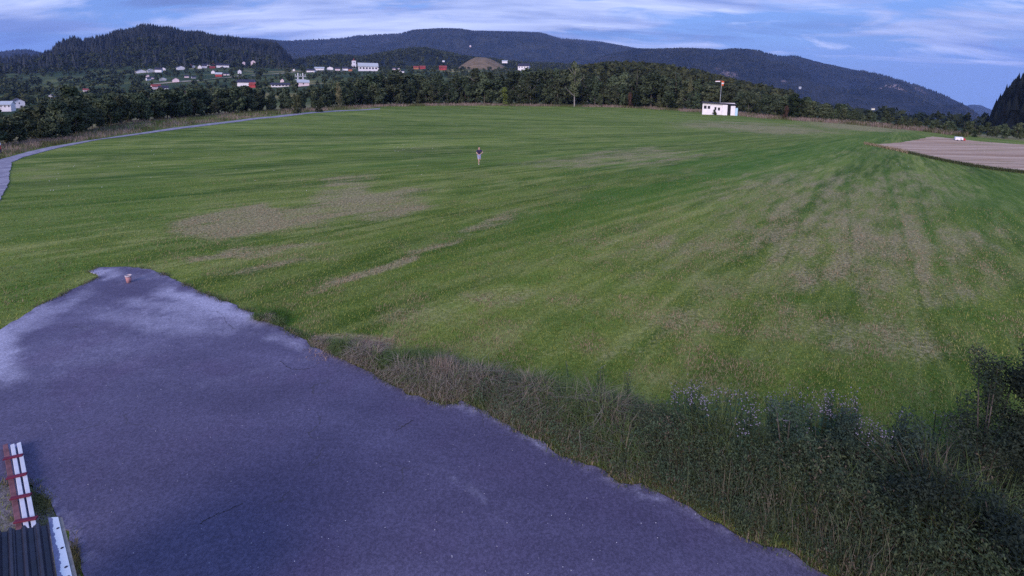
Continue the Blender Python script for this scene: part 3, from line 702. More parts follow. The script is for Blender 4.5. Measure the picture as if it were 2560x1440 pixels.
def field_scatter(n, px0, px1, r0, r1, seed):
    rg = np.random.default_rng(seed); xs = rg.uniform(px0, px1, n)
    az = np.array([math.atan2(ray(x, 205)[0], ray(x, 205)[1]) for x in xs]); r = np.sqrt(rg.uniform(r0 ** 2, r1 ** 2, n))
    x = r * np.sin(az); y = r * np.cos(az); k = fbm(x / 70, y / 70, 81, 3) > .40
    x, y = x[k], y[k]; return np.stack([x, y, Zt(x, y)], 1), rg


P_, rg = field_scatter(2600, 1500, 2560, 230, 1500, 22)
crowns("valley_woods", P_, rg.uniform(6, 10, len(P_)), rg, (0.014, 0.024, 0.016), (0.038, 0.050, 0.026), "woods on the valley floor below the mountain", leafs=20)


# ------------------------------------------------------------------ trees
def leaf_cloud(centres, radii, n, size, rg, c0, c1, up=0.25, flat=1.0, hollow=.55):
    w_ = radii.prod(1) ** (2 / 3); w_ = w_ / w_.sum(); k = rg.choice(len(centres), n, p=w_)
    d = rg.normal(size=(n, 3)); d /= np.linalg.norm(d, axis=1, keepdims=True); d *= (hollow + (1 - hollow) * rg.uniform(0, 1, (n, 1)) ** .6)
    c = centres[k] + d * radii[k]
    nrm_ = d + rg.normal(0, .6, (n, 3)) + np.array([0, 0, up]); nrm_ /= np.linalg.norm(nrm_, axis=1, keepdims=True)
    a = np.cross(nrm_, rg.normal(size=(n, 3))); a /= np.linalg.norm(a, axis=1, keepdims=True); b_ = np.cross(nrm_, a)
    s = size * rg.uniform(.6, 1.4, (n, 1)); V = np.stack([c - a * s, c + b_ * s * .62 * flat, c + a * s, c - b_ * s * .62 * flat], 1).reshape(-1, 3)
    ct = rg.uniform(0, 1, len(centres)); m_ = np.clip(ct[k] * .7 + rg.uniform(0, .45, n), 0, 1)[:, None]
    return V, np.repeat(np.array(c0) * (1 - m_) + np.array(c1) * m_, 4, 0)


def crown_mesh(name, V, C): return mesh_np(name, V, np.arange(len(V)).reshape(-1, 4), M_leaf, tint=C)


def trunk_obj(par, h, r, rg, mat, top=.8, limbs=5, spread=.2):
    mb = MB(); pts = [(rg.normal(0, .012) * h * i / 4, rg.normal(0, .012) * h * i / 4, h * top * i / 4 - (.02 * h if i == 0 else 0)) for i in range(5)]
    mb.tube(pts, [r * (1.25 if i == 0 else 1 - .19 * i) for i in range(5)], 6)
    for q in range(limbs):
        i = 1 + q % 3; p = Vector(pts[i]); an = q * 2.4 + rg.uniform(0, 1); L_ = h * spread * rg.uniform(.7, 1.2)
        e = p + Vector((math.cos(an) * L_, math.sin(an) * L_, L_ * .9)); mid = (p + e) / 2 + Vector((0, 0, -.08 * L_))
        mb.tube([p, mid, e], [r * .42, r * .3, r * .12], 5)
    return mb.build("trunk", mat, par)


def proto(name, kind, seed, c0, c1, n=1500, size=.3, bark=None):
    """A tree of nominal height 10 m: trunk and crown, parented to an Empty at its base."""
    rg = np.random.default_rng(seed); e = empty(name, (0, 0, 0))
    if kind == "broad":
        k = 26; zz = rg.uniform(.08, .9, k); rr = 2.0 * np.sin(np.clip((zz + .05) / 1.02, 0, 1) * math.pi) ** .6 * rg.uniform(.25, 1.0, k); an = rg.uniform(0, 6.28, k)
        cen = np.stack([rr * np.cos(an), rr * np.sin(an), zz * 10], 1); rad = rg.uniform(.7, 1.35, (k, 1)) * np.array([[1, 1, .85]]); bt = .78
    elif kind == "slim":
        k = 20; zz = rg.uniform(.07, .93, k); rr = 1.15 * np.sin(np.clip((zz + .03) / 1.0, 0, 1) * math.pi) ** .8 * rg.uniform(.2, 1.0, k); an = rg.uniform(0, 6.28, k)
        cen = np.stack([rr * np.cos(an), rr * np.sin(an), zz * 10], 1); rad = rg.uniform(.5, .95, (k, 1)) * np.array([[1, 1, 1.1]]); bt = .85
    elif kind == "bush":
        k = 18; zz = rg.uniform(.08, .85, k); rr = 5.0 * (1 - zz * .75) * rg.uniform(.1, 1.0, k); an = rg.uniform(0, 6.28, k)
        cen = np.stack([rr * np.cos(an), rr * np.sin(an), zz * 10], 1); rad = rg.uniform(1.3, 2.3, (k, 1)) * np.array([[1, 1, .8]]); bt = .5
    elif kind == "birch":
        k = 26; zz = rg.uniform(.3, .95, k); rr = 1.5 * np.sin(np.clip((zz - .2) / .82, 0, 1) * math.pi) ** .7 * rg.uniform(.2, 1.0, k); an = rg.uniform(0, 6.28, k)
        cen = np.stack([rr * np.cos(an), rr * np.sin(an), zz * 10], 1); rad = rg.uniform(.35, .7, (k, 1)) * np.array([[1, 1, 1.5]]); bt = .92
    if kind == "spruce":
        V = []; C = []
        for z in np.arange(.7, 9.9, .33):
            rr = 1.75 * (1 - z / 10.2) + .08; m_ = max(5, int(15 * (1 - z / 11)))
            for j in range(m_):
                a = rg.uniform(0, 6.28); L_ = rr * rg.uniform(.6, 1.15); d = np.array([math.cos(a), math.sin(a), 0]); sd_ = np.array([-d[1], d[0], 0]) * .34 * L_ * .6
                p0 = np.array([0, 0, z]); p1 = p0 + d * L_ * .55 + [0, 0, -.12 * L_]; p2 = p0 + d * L_ + [0, 0, -.3 * L_ - .1]
                V += [p0, p1 - sd_, p2, p1 + sd_]; q = rg.uniform(0, 1); C += [np.array(c0) * (1 - q) + np.array(c1) * q] * 4
        V = np.array(V); C = np.array(C); bt = .95
    else:
        V, C = leaf_cloud(cen, rad, n, size, rg, c0, c1)
    link("crown", crown_mesh(name + "_crown", V, C), e)
    trunk_obj(e, 10, {"slim": .10, "birch": .13, "bush": .12}.get(kind, .17), rg, bark or M_bark, bt, 3 if kind == "spruce" else 6, .05 if kind == "spruce" else .2)
    return e


D0, D1 = (0.024, 0.038, 0.022), (0.088, 0.108, 0.056)
PROTO = dict(broad=[proto("broadleaf_tree", "broad", s, D0, D1, 1900, .32) for s in (1, 2, 3, 4)],
             slim=[proto("slender_tree", "slim", s, D0, (0.058, 0.070, 0.036), 1200, .26, M_palebark) for s in (5, 6, 7)],
             bush=[proto("bush", "bush", s, (0.026, 0.038, 0.018), (0.070, 0.080, 0.038), 1300, .5) for s in (8, 9)],
             spruce=[proto("spruce_tree", "spruce", 10, (0.010, 0.020, 0.012), (0.030, 0.046, 0.020)), proto("spruce_tree", "spruce", 12, (0.010, 0.020, 0.012), (0.034, 0.050, 0.022))],
             birch=[proto("birch_tree", "birch", 11, (0.06, 0.075, 0.036), (0.14, 0.145, 0.075), 1500, .2, M_palebark)],
             yellow=[proto("young_tree", "slim", 13, (0.050, 0.075, 0.016), (0.125, 0.155, 0.035), 1300, .28)],
             pale=[proto("pale_tree", "slim", 14, (0.07, 0.075, 0.035), (0.15, 0.14, 0.07), 1200, .26)],
             rust=[proto("rust_bush", "bush", 15, (0.05, 0.032, 0.025), (0.11, 0.06, 0.045), 1300, .5)],
             dark=[proto("dark_tree", "broad", 16, (0.012, 0.022, 0.012), (0.036, 0.050, 0.024), 1900, .33)])
_used = set()


def plant(kind, base, height, label, cat="tree", group=None, width=1.0, v=None, name=None):
    lst = PROTO[kind]; i = random.randrange(len(lst)) if v is None else v; p = lst[i]
    if (kind, i) in _used: o = copy_tree(p)
    else: o = p; _used.add((kind, i))
    s = height / 10; o.location = base; o.rotation_euler = (0, 0, random.uniform(0, 6.28)); o.scale = (s * width, s * width, s)
    tag(o, label, cat, group); return o


MARKS = [(178, "the tall round dark tree at left"), (745, "the grey green bush at the path bend"), (848, "the slim olive yellow tree"), (1262, "the small bright yellow green tree"), (1436, "the tall pale birch"), (1590, "the dark pointed spruce"),
         (1686, "the broad dark spruce"), (1800, "the white windsock hut"), (1985, "the dark rounded tree below the mountain"), (2401, "the white box trailer")]
ORD = "first second third fourth fifth sixth seventh eighth ninth tenth eleventh twelfth thirteenth fourteenth fifteenth sixteenth seventeenth eighteenth nineteenth twentieth".split()
BELT_TREES = []


def label_belt():
    for row, nm in enumerate(("front-row", "middle-row", "rear-row")):
        xs = sorted((x, o) for x, r_, o in BELT_TREES if r_ == row) if False else sorted([(x, i) for i, (x, r_, o) in enumerate(BELT_TREES) if r_ == row])
        for x, i in xs:
            o = BELT_TREES[i][2]; mx, mn = min(MARKS, key=lambda q: abs(q[0] - x))
            k = sum(1 for x2, _ in xs if (mx < x2 < x) or (x < x2 < mx)); side = "left" if x < mx else "right"
            o["label"] = f"{ORD[min(k, 19)]} {nm} belt tree {side} of {mn}"


ntree = 0
for row, (dr, step_m) in enumerate(((0.5, 2.5), (6.5, 3.6), (14.0, 4.5))):
    x = -70.0
    while x < 2570:
        yb = np.interp(x, BELT[:, 0], BELT[:, 1]); yt = np.interp(x, BELT[:, 0], BELT[:, 2])
        p0 = on_plane(x, yb); r = math.hypot(p0[0], p0[1]); rr = r + dr + random.uniform(-1, 2.5)
        a = math.atan2(p0[0], p0[1]); bx, by = rr * math.sin(a), rr * math.cos(a); bz = zt(bx, by)
        P = np.array([bx, by, bz]); topz = at_range(x, yt + random.gauss(3, 5) + (1 if row else 3), rr)[2]
        h = max(2.5, topz - bz) * (random.uniform(.58, 1.0) if row == 0 else random.uniform(.86, 1.03))
        gapx = step_m * (0.62 if x < 500 else 1.0) / px_size(P); skip = (1752 < x < 1845 and row == 0) or (row == 0 and (1422 < x < 1452 or 1255 < x < 1272))
        if not skip:
            kind = "slim" if 860 < x < 1760 and random.random() < .45 else "broad"
            if row == 0 and (690 < x < 840 or random.random() < .12): kind = "bush"
            wd = random.uniform(.95, 1.45) * (1.15 if kind == "slim" else 1.0)
            if kind == "bush": h *= .62; wd *= .55
            BELT_TREES.append((x, row, plant(kind, (bx, by, bz - .05), h, "belt tree", "tree", "trees in the belt along the field edge", wd))); ntree += 1
        x += gapx * random.uniform(.75, 1.25)


label_belt()


def special(kind, px, yb, yt, label, cat="tree", width=1.0, dr=-1.0, v=None):
    p0 = on_plane(px, yb); r = math.hypot(p0[0], p0[1]) + dr; a = math.atan2(p0[0], p0[1]); x, y = r * math.sin(a), r * math.cos(a); z = zt(x, y)
    h = at_range(px, yt, r)[2] - z
    return plant(kind, (x, y, z - .03), h, label, cat, None, width, v)


special("birch", 1436, 266, 152, "tall pale birch with a bare white trunk standing out of the belt", width=.95)
special("yellow", 1262, 263, 216, "small bright yellow green tree in front of the dark belt's middle", width=1.35)
special("pale", 848, 268, 204, "slim olive yellow tree in front of the belt below the church", width=.9)
special("spruce", 1590, 269, 168, "dark pointed spruce in the belt right of the pale birch", width=1.0, v=0)
special("spruce", 1686, 272, 178, "broad dark spruce in the belt left of the windsock", width=1.15, v=1)
special("rust", 1574, 269, 228, "rust brown bush at the foot of the pointed spruce", "bush", .35)
special("dark", 178, 336, 209, "tall round dark tree rising above the belt at left", width=1.1, dr=3)
special("dark", 1985, 297, 232, "dark rounded tree in the belt below the mountain's middle", width=1.25, dr=1)
special("bush", 1500, 266, 232, "bright green rounded bush right of the birch trunk", "bush", .5)
special("bush", 745, 284, 235, "pale grey green bush spreading beside the far bend of the path", "bush", .75)
special("bush", 800, 281, 248, "low pale green bush next to the slim olive tree", "bush", .7)
special("rust", 1965, 297, 262, "brownish bush between dark trees right of the hut", "bush", .4)
special("spruce", 2408, 338, 300, "small black spruce at the left foot of the dark hillside", width=1.1)
special("spruce", 2436, 342, 306, "short black spruce right beside the small spruce at the hillside foot", width=1.2)
special("pale", 1722, 273, 190, "thin pale stemmed tree between the broad spruce and windsock", width=.6)

# ------------------------------------------------------------------ houses
def house_mesh(name, part):
    mb = MB()
    if part == "wall":
        pts = [(-.5, -.5, -.3), (.5, -.5, -.3), (.5, -.5, 1), (-.5, -.5, 1)]
        a = [mb.bm.verts.new(p) for p in [(-.5, -.5, -.4), (.5, -.5, -.4), (.5, .5, -.4), (-.5, .5, -.4), (-.5, -.5, .62), (.5, -.5, .62), (.5, .5, .62), (-.5, .5, .62), (-.5, 0, .98), (.5, 0, .98)]]
        for f in ((0, 1, 5, 4), (2, 3, 7, 6), (0, 4, 8, 7, 3), (1, 2, 6, 9, 5), (4, 5, 9, 8), (6, 7, 8, 9), (3, 2, 1, 0)): mb.bm.faces.new([a[i] for i in f])
    else:
        for s in (-1, 1):
            lo = [(-.55, s * .58, .545), (.55, s * .58, .545), (.55, 0, 1.01 - .0), (-.55, 0, 1.01)]
            mb.hull8(lo + [(x, y, z + .055) for x, y, z in lo])
    bmesh.ops.recalc_face_normals(mb.bm, faces=mb.bm.faces)
    me = bpy.data.meshes.new(name); mb.bm.to_mesh(me); mb.bm.free(); me.materials.append(M_white); return me


ME_wall, ME_roof = house_mesh("house_wall", "wall"), house_mesh("house_roof", "roof")
mbw = MB().box((-.5, -.5, -.5), (.5, .5, .5)); ME_box = bpy.data.meshes.new("pane"); mbw.bm.to_mesh(ME_box); mbw.bm.free(); ME_box.materials.append(M_glass)
MATS = dict(w=M_white, p=M_pinkwhite, c=M_cream, g=M_grey, r=M_red, b=M_brick, D=M_roofdark, R=M_roofred, P=M_roofpale)


def omat(o, mt_):
    o.material_slots[0].link = 'OBJECT'; o.material_slots[0].material = mt_


VILLAGE = "houses of the village"
HOUSE_AT = [(885, 172, 12, 900), (755, 205, 30, 560)]


def house(px, yb, w_px, h_px, wall, roof, label, gable=False, cat="house", name="house", rng=None, windows=0, group=VILLAGE, grow=1.02):
    P = hit(px, yb, 230) if rng is None else at_range(px, yb, rng)
    HOUSE_AT.append((px, yb, w_px, math.hypot(P[0], P[1]))); s = px_size(P); W = w_px * s * grow; Hh = h_px * s * grow; face = math.atan2(P[0], P[1])
    e = empty(name, P, -face + (math.pi / 2 if gable else 0) + random.uniform(-.25, .25))
    depth = min(max(W * .8, 6), 11)
    e.scale = (depth, W, Hh) if gable else (W, depth, Hh)
    wo = link("wall", ME_wall, e); omat(wo, MATS[wall]); ro = link("roof", ME_roof, e); omat(ro, MATS[roof])
    for k in range(windows):
        u = (k + .5) / windows - .5
        wi = link("window", ME_box, e); wi.scale = ((.012, .09, .22) if gable else (.09, .012, .22)); wi.location = (.502, u, .34) if gable else (u, -.502, .34)
        if gable: wi.location = (-.502, u, .34)
    tag(e, label, cat, group); return e


H_ = [
    (352, 183, 20, 9, 'w', 'D', "white gabled house at the left end of the village's upper row", True),
    (377, 181, 13, 8, 'g', 'P', "grey house with pale roof, second from left in the upper row", True),
    (397, 180, 14, 10, 'w', 'D', "white house with dark roof, third from left in the upper row", False),
    (409, 176, 9, 7, 'w', 'D', "small white house at the right end of the upper row's left cluster", True),
    (451, 174, 16, 9, 'w', 'D', "lone white house with dark gable between the two upper row clusters", True),
    (476, 169, 7, 7, 'p', 'R', "tiny reddish house just right of the lone upper row house", False),
    (484, 169, 6, 6, 'w', 'D', "tiny pale house beside the tiny reddish one", True),
    (500, 172, 8, 9, 'w', 'D', "narrow tall white gabled house starting the upper right cluster", True),
    (511, 170, 10, 9, 'w', 'D', "white house next to the narrow gabled one in the upper row", False),
    (521, 166, 8, 7, 'w', 'D', "white house under the dark trees left of the red roof", False),
    (535, 165, 18, 7, 'p', 'R', "long house with red roof in the upper row", False),
    (531, 171, 11, 5, 'r', 'R', "low red house below the long red roofed one", False),
    (557, 168, 27, 8, 'w', 'D', "long low white house with dark roof in the upper row", False),
    (579, 166, 10, 8, 'w', 'D', "white house joining the long low one and the gabled one", False),
    (592, 164, 16, 10, 'w', 'D', "white gabled house at the right end of the upper row", True),
    (609, 160, 6, 6, 'p', 'D', "tiny pink house alone beyond the upper row", True),
    (633, 160, 10, 9, 'p', 'D', "pink white house highest on the slope at the upper row's right", True),
    (534, 184, 8, 8, 'w', 'D', "small bright white house below the upper row beside dark trees", True),
    (548, 191, 14, 9, 'r', 'P', "red house with white trim above the village road", False),
    (563, 188, 6, 5, 'p', 'D', "tiny pink shed right of the red house above the road", False),
    (571, 188, 5, 5, 'w', 'D', "tiny white shed above the road by a dark spruce", False),
    (599, 183, 8, 9, 'w', 'D', "white house standing alone in the brown meadow", True),
    (369, 192, 6, 6, 'p', 'D', "tiny house above the left end of the village road", True),
    (371, 200, 8, 6, 'w', 'D', "small white house at the left end of the village road", False),
    (381, 197, 7, 5, 'p', 'D', "small pink house near the left end of the village road", False),
    (408, 202, 14, 7, 'g', 'P', "grey gabled house with pale roof edges by the road", True),
    (440, 206, 14, 11, 'p', 'D', "pink white house at the road's middle", True),
    (467, 194, 9, 6, 'p', 'D', "pale pink house above the road among trees", False),
    (484, 196, 9, 5, 'g', 'D', "greyish house hidden among trees above the road", False),
    (390, 222, 18, 10, 'p', 'R', "pink house behind the belt trees below the road", False),
    (409, 226, 19, 11, 'w', 'D', "white house with large dark roof below the road", False),
    (384, 236, 7, 7, 'p', 'D', "tiny pink house lowest among the belt tree tops", True),
    (470, 234, 13, 6, 'p', 'R', "low red roofed house peeking through the belt trees", False),
    (632, 219, 14, 12, 'r', 'R', "red building at the right end of the white warehouse", False),
    (706, 206, 8, 9, 'p', 'D', "small pink tower house behind the long low hall", True),
    (735, 178, 5, 6, 'w', 'D', "tiny white house left of the posts above the road", True),
    (778, 181, 18, 8, 'w', 'D', "white house at the left of the row beside the church", False),
    (799, 175, 21, 7, 'w', 'P', "long pale house in the row left of the church", False),
    (826, 174, 14, 7, 'w', 'D', "white house in the middle of the row left of the church", True),
    (844, 176, 11, 7, 'p', 'D', "dark roofed mauve house in the row left of the church", False),
    (863, 176, 13, 8, 'w', 'D', "white house second from the church tower", False),
    (876, 177, 9, 7, 'b', 'D', "orange house directly beside the church tower", False),
    (944, 172, 4, 4, 'w', 'D', "tiny white shed right of the large hall near the church", False),
    (985, 175, 7, 6, 'p', 'D', "small pinkish house right of the large hall", False),
    (996, 178, 8, 8, 'p', 'D', "pink house with dark gable right of the large hall", True),
    (1007, 181, 6, 5, 'w', 'D', "tiny white house nearest the belt right of the large hall", False),
    (1040, 173, 12, 7, 'b', 'R', "orange cottage under the broad tree left of the mound", False),
    (1056, 172, 13, 7, 'r', 'R', "red cottage next to the orange one left of the mound", False),
    (1109, 154, 5, 3, 'w', 'P', "tiny white house high left of the brown mound", False),
    (1210, 170, 12, 6, 'g', 'P', "grey house at the foot of the brown mound", False),
    (1262, 156, 13, 5, 'w', 'P', "low white house on the slope right of the brown mound", False),
    (130, 244, 12, 8, 'w', 'D', "white cabin with dark roof left of the tall round tree", True),
    (215, 228, 11, 6, 'p', 'R', "pink farmhouse just right of the tall round tree", False),
]
for px, yb, wp, hp, wl, rf_, lb, gb in H_: house(px, yb, wp, hp, wl, rf_, lb, gb)
house(617, 213, 36, 13, 'w', 'D', "big white warehouse with dark roof at the village's lower edge", False, "warehouse", "warehouse", windows=0)
house(703, 217, 44, 9, 'w', 'D', "long low white hall with dark roof left of the H-frame poles", False, "hall", "long_hall", windows=6)
house(758, 214, 26, 13, 'p', 'P', "white tent-like building at the foot of the H-frame poles", False, "building", "tent_building", windows=1)
house(920, 177, 44, 18, 'w', 'P', "large white hall with pale metal roof right of the church", False, "hall", "large_hall", windows=6)
house(1107, 174, 17, 9, 'r', 'R', "red house with white windows left of the brown mound", False, windows=3)
house(1310, 173, 27, 13, 'w', 'D', "large white house right of the brown mound", False, windows=4)
house(19, 271, 21, 17, 'w', 'P', "white farmhouse with pale roof at the far left edge", False, rng=300, windows=3)
house(46, 263, 20, 16, 'w', 'D', "white gabled farmhouse with one window right of the edge farmhouse", True, rng=310, windows=1)
RH = "houses below the mountain"
house(2000, 221, 5, 4, 'g', 'P', "tiny grey house on the mountain foot above the belt", False, rng=1650, group=RH)
house(2182, 273, 9, 6, 'c', 'D', "cream house at the mountain foot above low trees", False, rng=1100, group=RH, grow=.75)
house(2315, 298, 7, 4, 'w', 'P', "small white house at the valley end, left of three", False, rng=900, group=RH)
house(2333, 303, 8, 5, 'w', 'P', "white house at the valley end, middle of three", False, rng=880, group=RH)
house(2352, 309, 7, 5, 'p', 'R', "pink red roofed house at the valley end, right of three", False, rng=860, group=RH)
house(1842, 217, 14, 7, 'c', 'R', "tan house with red roof above the belt right of the windsock", False, rng=450, group=RH)

# church
P = hit(885, 172, 230); s = px_size(P); e = empty("church", P, -math.atan2(P[0], P[1]) + .2); tag(e, "white church with stepped tower and thin reddish spire", "church")
tw = 9.5 * s
MB().box((-tw / 2, -tw / 2, -3), (tw / 2, tw / 2, 11 * s)).build("tower", M_white, e)
MB().box((-tw * .44, -tw * .44, 11 * s + .003), (tw * .44, tw * .44, 20 * s)).build("belfry", M_white, e)
MB().lathe([(tw * .46, 20 * s + .005), (tw * .10, 22 * s), (.1, 27 * s)], 8).build("spire", M_roofred, e)
nv = MB().box((-tw * .5, tw * .5 + .01, -3), (tw * .5, tw * 2.6, 5 * s)).build("nave", M_white, e)
MB().hull8([(-tw * .58, tw * .45, 5 * s + .004), (tw * .58, tw * .45, 5 * s + .004), (tw * .58, tw * 2.7, 5 * s + .004), (-tw * .58, tw * 2.7, 5 * s + .004), (-.1, tw * .45, 9 * s), (.1, tw * .45, 9 * s), (.1, tw * 2.7, 9 * s), (-.1, tw * 2.7, 9 * s)]).build("roof", M_roofdark, e)
for zq in (3 * s, 14.5 * s):
    MB().box((-tw * .12, -tw * (.5 if zq < 8 * s else .44) - .05, zq), (tw * .12, -tw * (.5 if zq < 8 * s else .44) + .05, zq + 2 * s)).build("louvre_window", M_glass, e)

# mast on the ridge
P = at_range(1176, 134, 1560); s = px_size(P); e = empty("radio_mast", P); tag(e, "thin mast with a pink white head standing above the brown mound", "mast")
MB().tube([(0, 0, -14), (0, 0, 16 * s)], [.45, .3], 6).build("pole", M_roofdark, e)
MB().lathe([(.2, 15 * s), (2.8, 16 * s), (2.8, 19.5 * s), (.2, 20.5 * s)], 8).build("head", M_pinkwhite, e)

# H-frame power poles
P = hit(752, 212, 230, fallback=600); s = px_size(P); e = empty("power_pole_frame", P, -math.atan2(P[0], P[1])); tag(e, "pale H-frame power poles with crossbars beside the tent-like building", "power pole")
for xx in (-6 * s, 6 * s): MB().tube([(xx, 0, -3), (xx * .95, 0, 29 * s)], [.55, .4], 6).build("pole", M_white, e)
for zz in (12 * s, 20 * s): MB().box((-13 * s, -.62 - .25, zz), (13 * s, -.62 + .1, zz + .6)).build("crossbar", M_steel, e)
for xx in (-11 * s, 0, 11 * s): MB().lathe([(.1, 20 * s + .6), (.35, 20 * s + .8), (.35, 20 * s + 2.2), (.1, 20 * s + 2.4)], 6, (xx, -.75, 0)).build("insulator", M_grey, e)

HOUSE_AT += [(x, y, 16, 1e4) for x, y in ((420, 209), (470, 205), (520, 200), (560, 195), (620, 189.5), (680, 186.5), (740, 182.5))]
# village road: a draped ribbon
ROAD = [(330, 216), (362, 211), (410, 209.5), (460, 206), (520, 200), (560, 195), (620, 189.5), (680, 186.5), (740, 182.5), (800, 179.5), (860, 178)]
rp = []
for x in np.linspace(330, 860, 50):
    P = hit(x, np.interp(x, [q[0] for q in ROAD], [q[1] for q in ROAD]), 230); rp.append(P)
rp = np.array(rp); rad_ = np.hypot(rp[:, 0], rp[:, 1]); rad_ = np.convolve(np.pad(rad_, 4, mode='edge'), np.ones(9) / 9, 'valid'); azr = np.arctan2(rp[:, 0], rp[:, 1])
V = []
for a, r in zip(azr, rad_):
    for dr in (-4.0, 4.0):
        x, y = (r + dr) * math.sin(a), (r + dr) * math.cos(a); V.append((x, y, zt(x, y) + .7))
Fq = [[2 * i, 2 * i + 2, 2 * i + 3, 2 * i + 1] for i in range(len(rp) - 1)]
rd = link("village_road", mesh_np("village_road", V, np.array(Fq)[:, ::-1], plain("road_dust", (0.34, 0.29, 0.22), .9, .1, .1, .1))); tag(rd, "pale road crossing the village slope", kind='structure')

P_, rg = field_scatter(3200, -150, 1450, 260, 1080, 21)
hgt_ = rg.uniform(3, 8, len(P_)); tx, ty = proj(P_); _, ttop = proj(P_ + np.stack([0 * hgt_, 0 * hgt_, hgt_], 1)); tr_ = np.hypot(P_[:, 0], P_[:, 1]); keep = np.ones(len(P_), bool)
for hx, hy, hw, hr in HOUSE_AT: keep &= ~((np.abs(tx - hx) < hw * .55 + 4) & (tr_ < hr + 9) & (ttop < hy - 1) & (ty > hy - 14))
P_ = P_[keep]; hgt_ = hgt_[keep]
crowns("village_trees", P_, hgt_, rg, (0.020, 0.034, 0.016), (0.058, 0.072, 0.028), "garden trees and copses among the village houses", leafs=26)

# ------------------------------------------------------------------ windsock hut
P0 = on_plane(1800, 287.5); HS = px_size(P0); face = -math.atan2(P0[0], P0[1]); hut = empty("airfield_hut", (P0[0], P0[1], zt(P0[0], P0[1])), face + R(2))
tag(hut, "low white flat roofed hut with dark windows at the far field edge", "hut")
U = lambda px: (px - 1800) * HS * 1.0
Zp = lambda py, x=1800: ((287.5 + (x - 1800) * .06) - py) * HS
zl, zr = Zp(256, 1758), Zp(261, 1838)
d_ = 2.6
def wallbox(x0, x1, y0, y1, z0, z1, name, mt_, par): return MB().box((U(x0), y0, z0), (U(x1), y1, z1)).build(name, mt_, par)
# front walls are built round the window openings
WIN = [(1761, 1768, 265, 273.5), (1770, 1776.5, 265.5, 273.5), (1786, 1791, 268, 276), (1794, 1799.5, 269, 277)]
w1 = MB(); xs = [1758, 1761, 1768, 1770, 1776.5, 1786, 1791, 1794, 1799.5, 1804]
T_ = 0.12; zb_, ztop = -.2, Zp(258)
for a, b_ in zip(xs, xs[1:]):
    wn = [q for q in WIN if abs(q[0] - a) < .1]
    if wn:
        q = wn[0]; w1.box((U(a), 0, zb_), (U(b_), T_, Zp(q[3]))); w1.box((U(a), 0, Zp(q[2])), (U(b_), T_, ztop))
    else: w1.box((U(a), 0, zb_), (U(b_), T_, ztop))
w1.box((U(1758), T_ + .003, zb_), (U(1758) + T_, d_, ztop)); w1.box((U(1758) + T_ + .003, d_ - T_, zb_), (U(1834), d_, ztop)); w1.build("wall", M_white, hut)
for q in WIN:
    f_ = MB(); fw = .05
    x0, x1, z0, z1 = U(q[0]) + .004, U(q[1]) - .004, Zp(q[3]) + .004, Zp(q[2]) - .004
    f_.box((x0, .03, z0), (x1, .09, z0 + fw)); f_.box((x0, .03, z1 - fw), (x1, .09, z1)); f_.box((x0, .03, z0 + fw + .001), (x0 + fw, .09, z1 - fw - .001)); f_.box((x1 - fw, .03, z0 + fw + .001), (x1, .09, z1 - fw - .001))
    fo = f_.build("window", M_grey, hut); MB().box((x0 + fw + .002, .05, z0 + fw + .002), (x1 - fw - .002, .07, z1 - fw - .002)).build("pane", M_glass, fo)
wallbox(1804.1, 1816, -.5, .1, -.2, Zp(262), "white_panel", M_white, hut)
wallbox(1816.2, 1823.5, 1.0, 1.1, -.2, Zp(262.5), "dark_doorway", M_glass, hut)  # near-black sheet standing in for shade inside the open door
wallbox(1823.7, 1834, -.35, .1, -.2, Zp(264.5), "white_panel", M_white, hut)
wallbox(1834.2, 1839.5, -.5, .6, -.1, Zp(269.5), "pale_blue_cupboard", plain("pale_blue", (0.42, 0.62, 0.80), .5, .3, .08), hut)
MB().hull8([(U(1756), -.75, ztop + .004), (U(1836), -.75, Zp(263) + .13), (U(1836), d_ + .2, Zp(263) + .13), (U(1756), d_ + .2, ztop + .004),
            (U(1756), -.75, ztop + .22), (U(1836), -.75, Zp(263) + .33), (U(1836), d_ + .2, Zp(263) + .33), (U(1756), d_ + .2, ztop + .22)]).build("roof", M_roofdark, hut)
MB().box((U(1834.5), .65, -.1), (U(1840), d_, Zp(268))).build("side_wall", M_roofdark, hut)
# windsock
Pm = on_plane(1798, 284); Pm = np.array([Pm[0], Pm[1], 0]); a = math.atan2(Pm[0], Pm[1]); rm = math.hypot(Pm[0], Pm[1]) + 2.5; Pm = np.array([rm * math.sin(a), rm * math.cos(a), 0]); Pm[2] = zt(Pm[0], Pm[1])
ws = empty("windsock_mast", Pm, -a); tag(ws, "tall thin windsock mast with orange and white sock behind the hut", "windsock")
hm = at_range(1799, 202, rm)[2] - Pm[2]; s = px_size(Pm)
MB().tube([(0, 0, -.3), (.05, 0, hm * .5), (.12, 0, hm)], [.075, .06, .05], 8).build("pole", M_steel, ws)
MB().tube([(-1.45, -.02, hm - .05), (0.5, -.02, hm + .02)], .05, 6).build("swing_arm", M_red, ws)
o_ = plain("orange_cloth", (0.72, 0.13, 0.05), .8, .1, .1); wc = plain("white_cloth", (0.82, .76, .78), .8, .1, .06)
MB().lathe([(.33, hm - .12), (.35, hm - .5)], 12, (.42, -.1, 0)).build("sock_band", o_, ws)
MB().lathe([(.35, hm - .503), (.30, hm - .9)], 12, (.42, -.1, 0)).build("sock_band", wc, ws)
MB().lathe([(.30, hm - .903), (.26, hm - 1.35)], 12, (.42, -.1, 0)).build("sock_band", o_, ws)
MB().box((-1.5, -.12, hm - .30), (-.25, -.07, hm - .06)).build("marker_board", wc, ws)
# bush before the hut
special("bush", 1786, 286, 273, "dark low bush in front of the white hut's windows", "bush", .9, dr=-3.0)

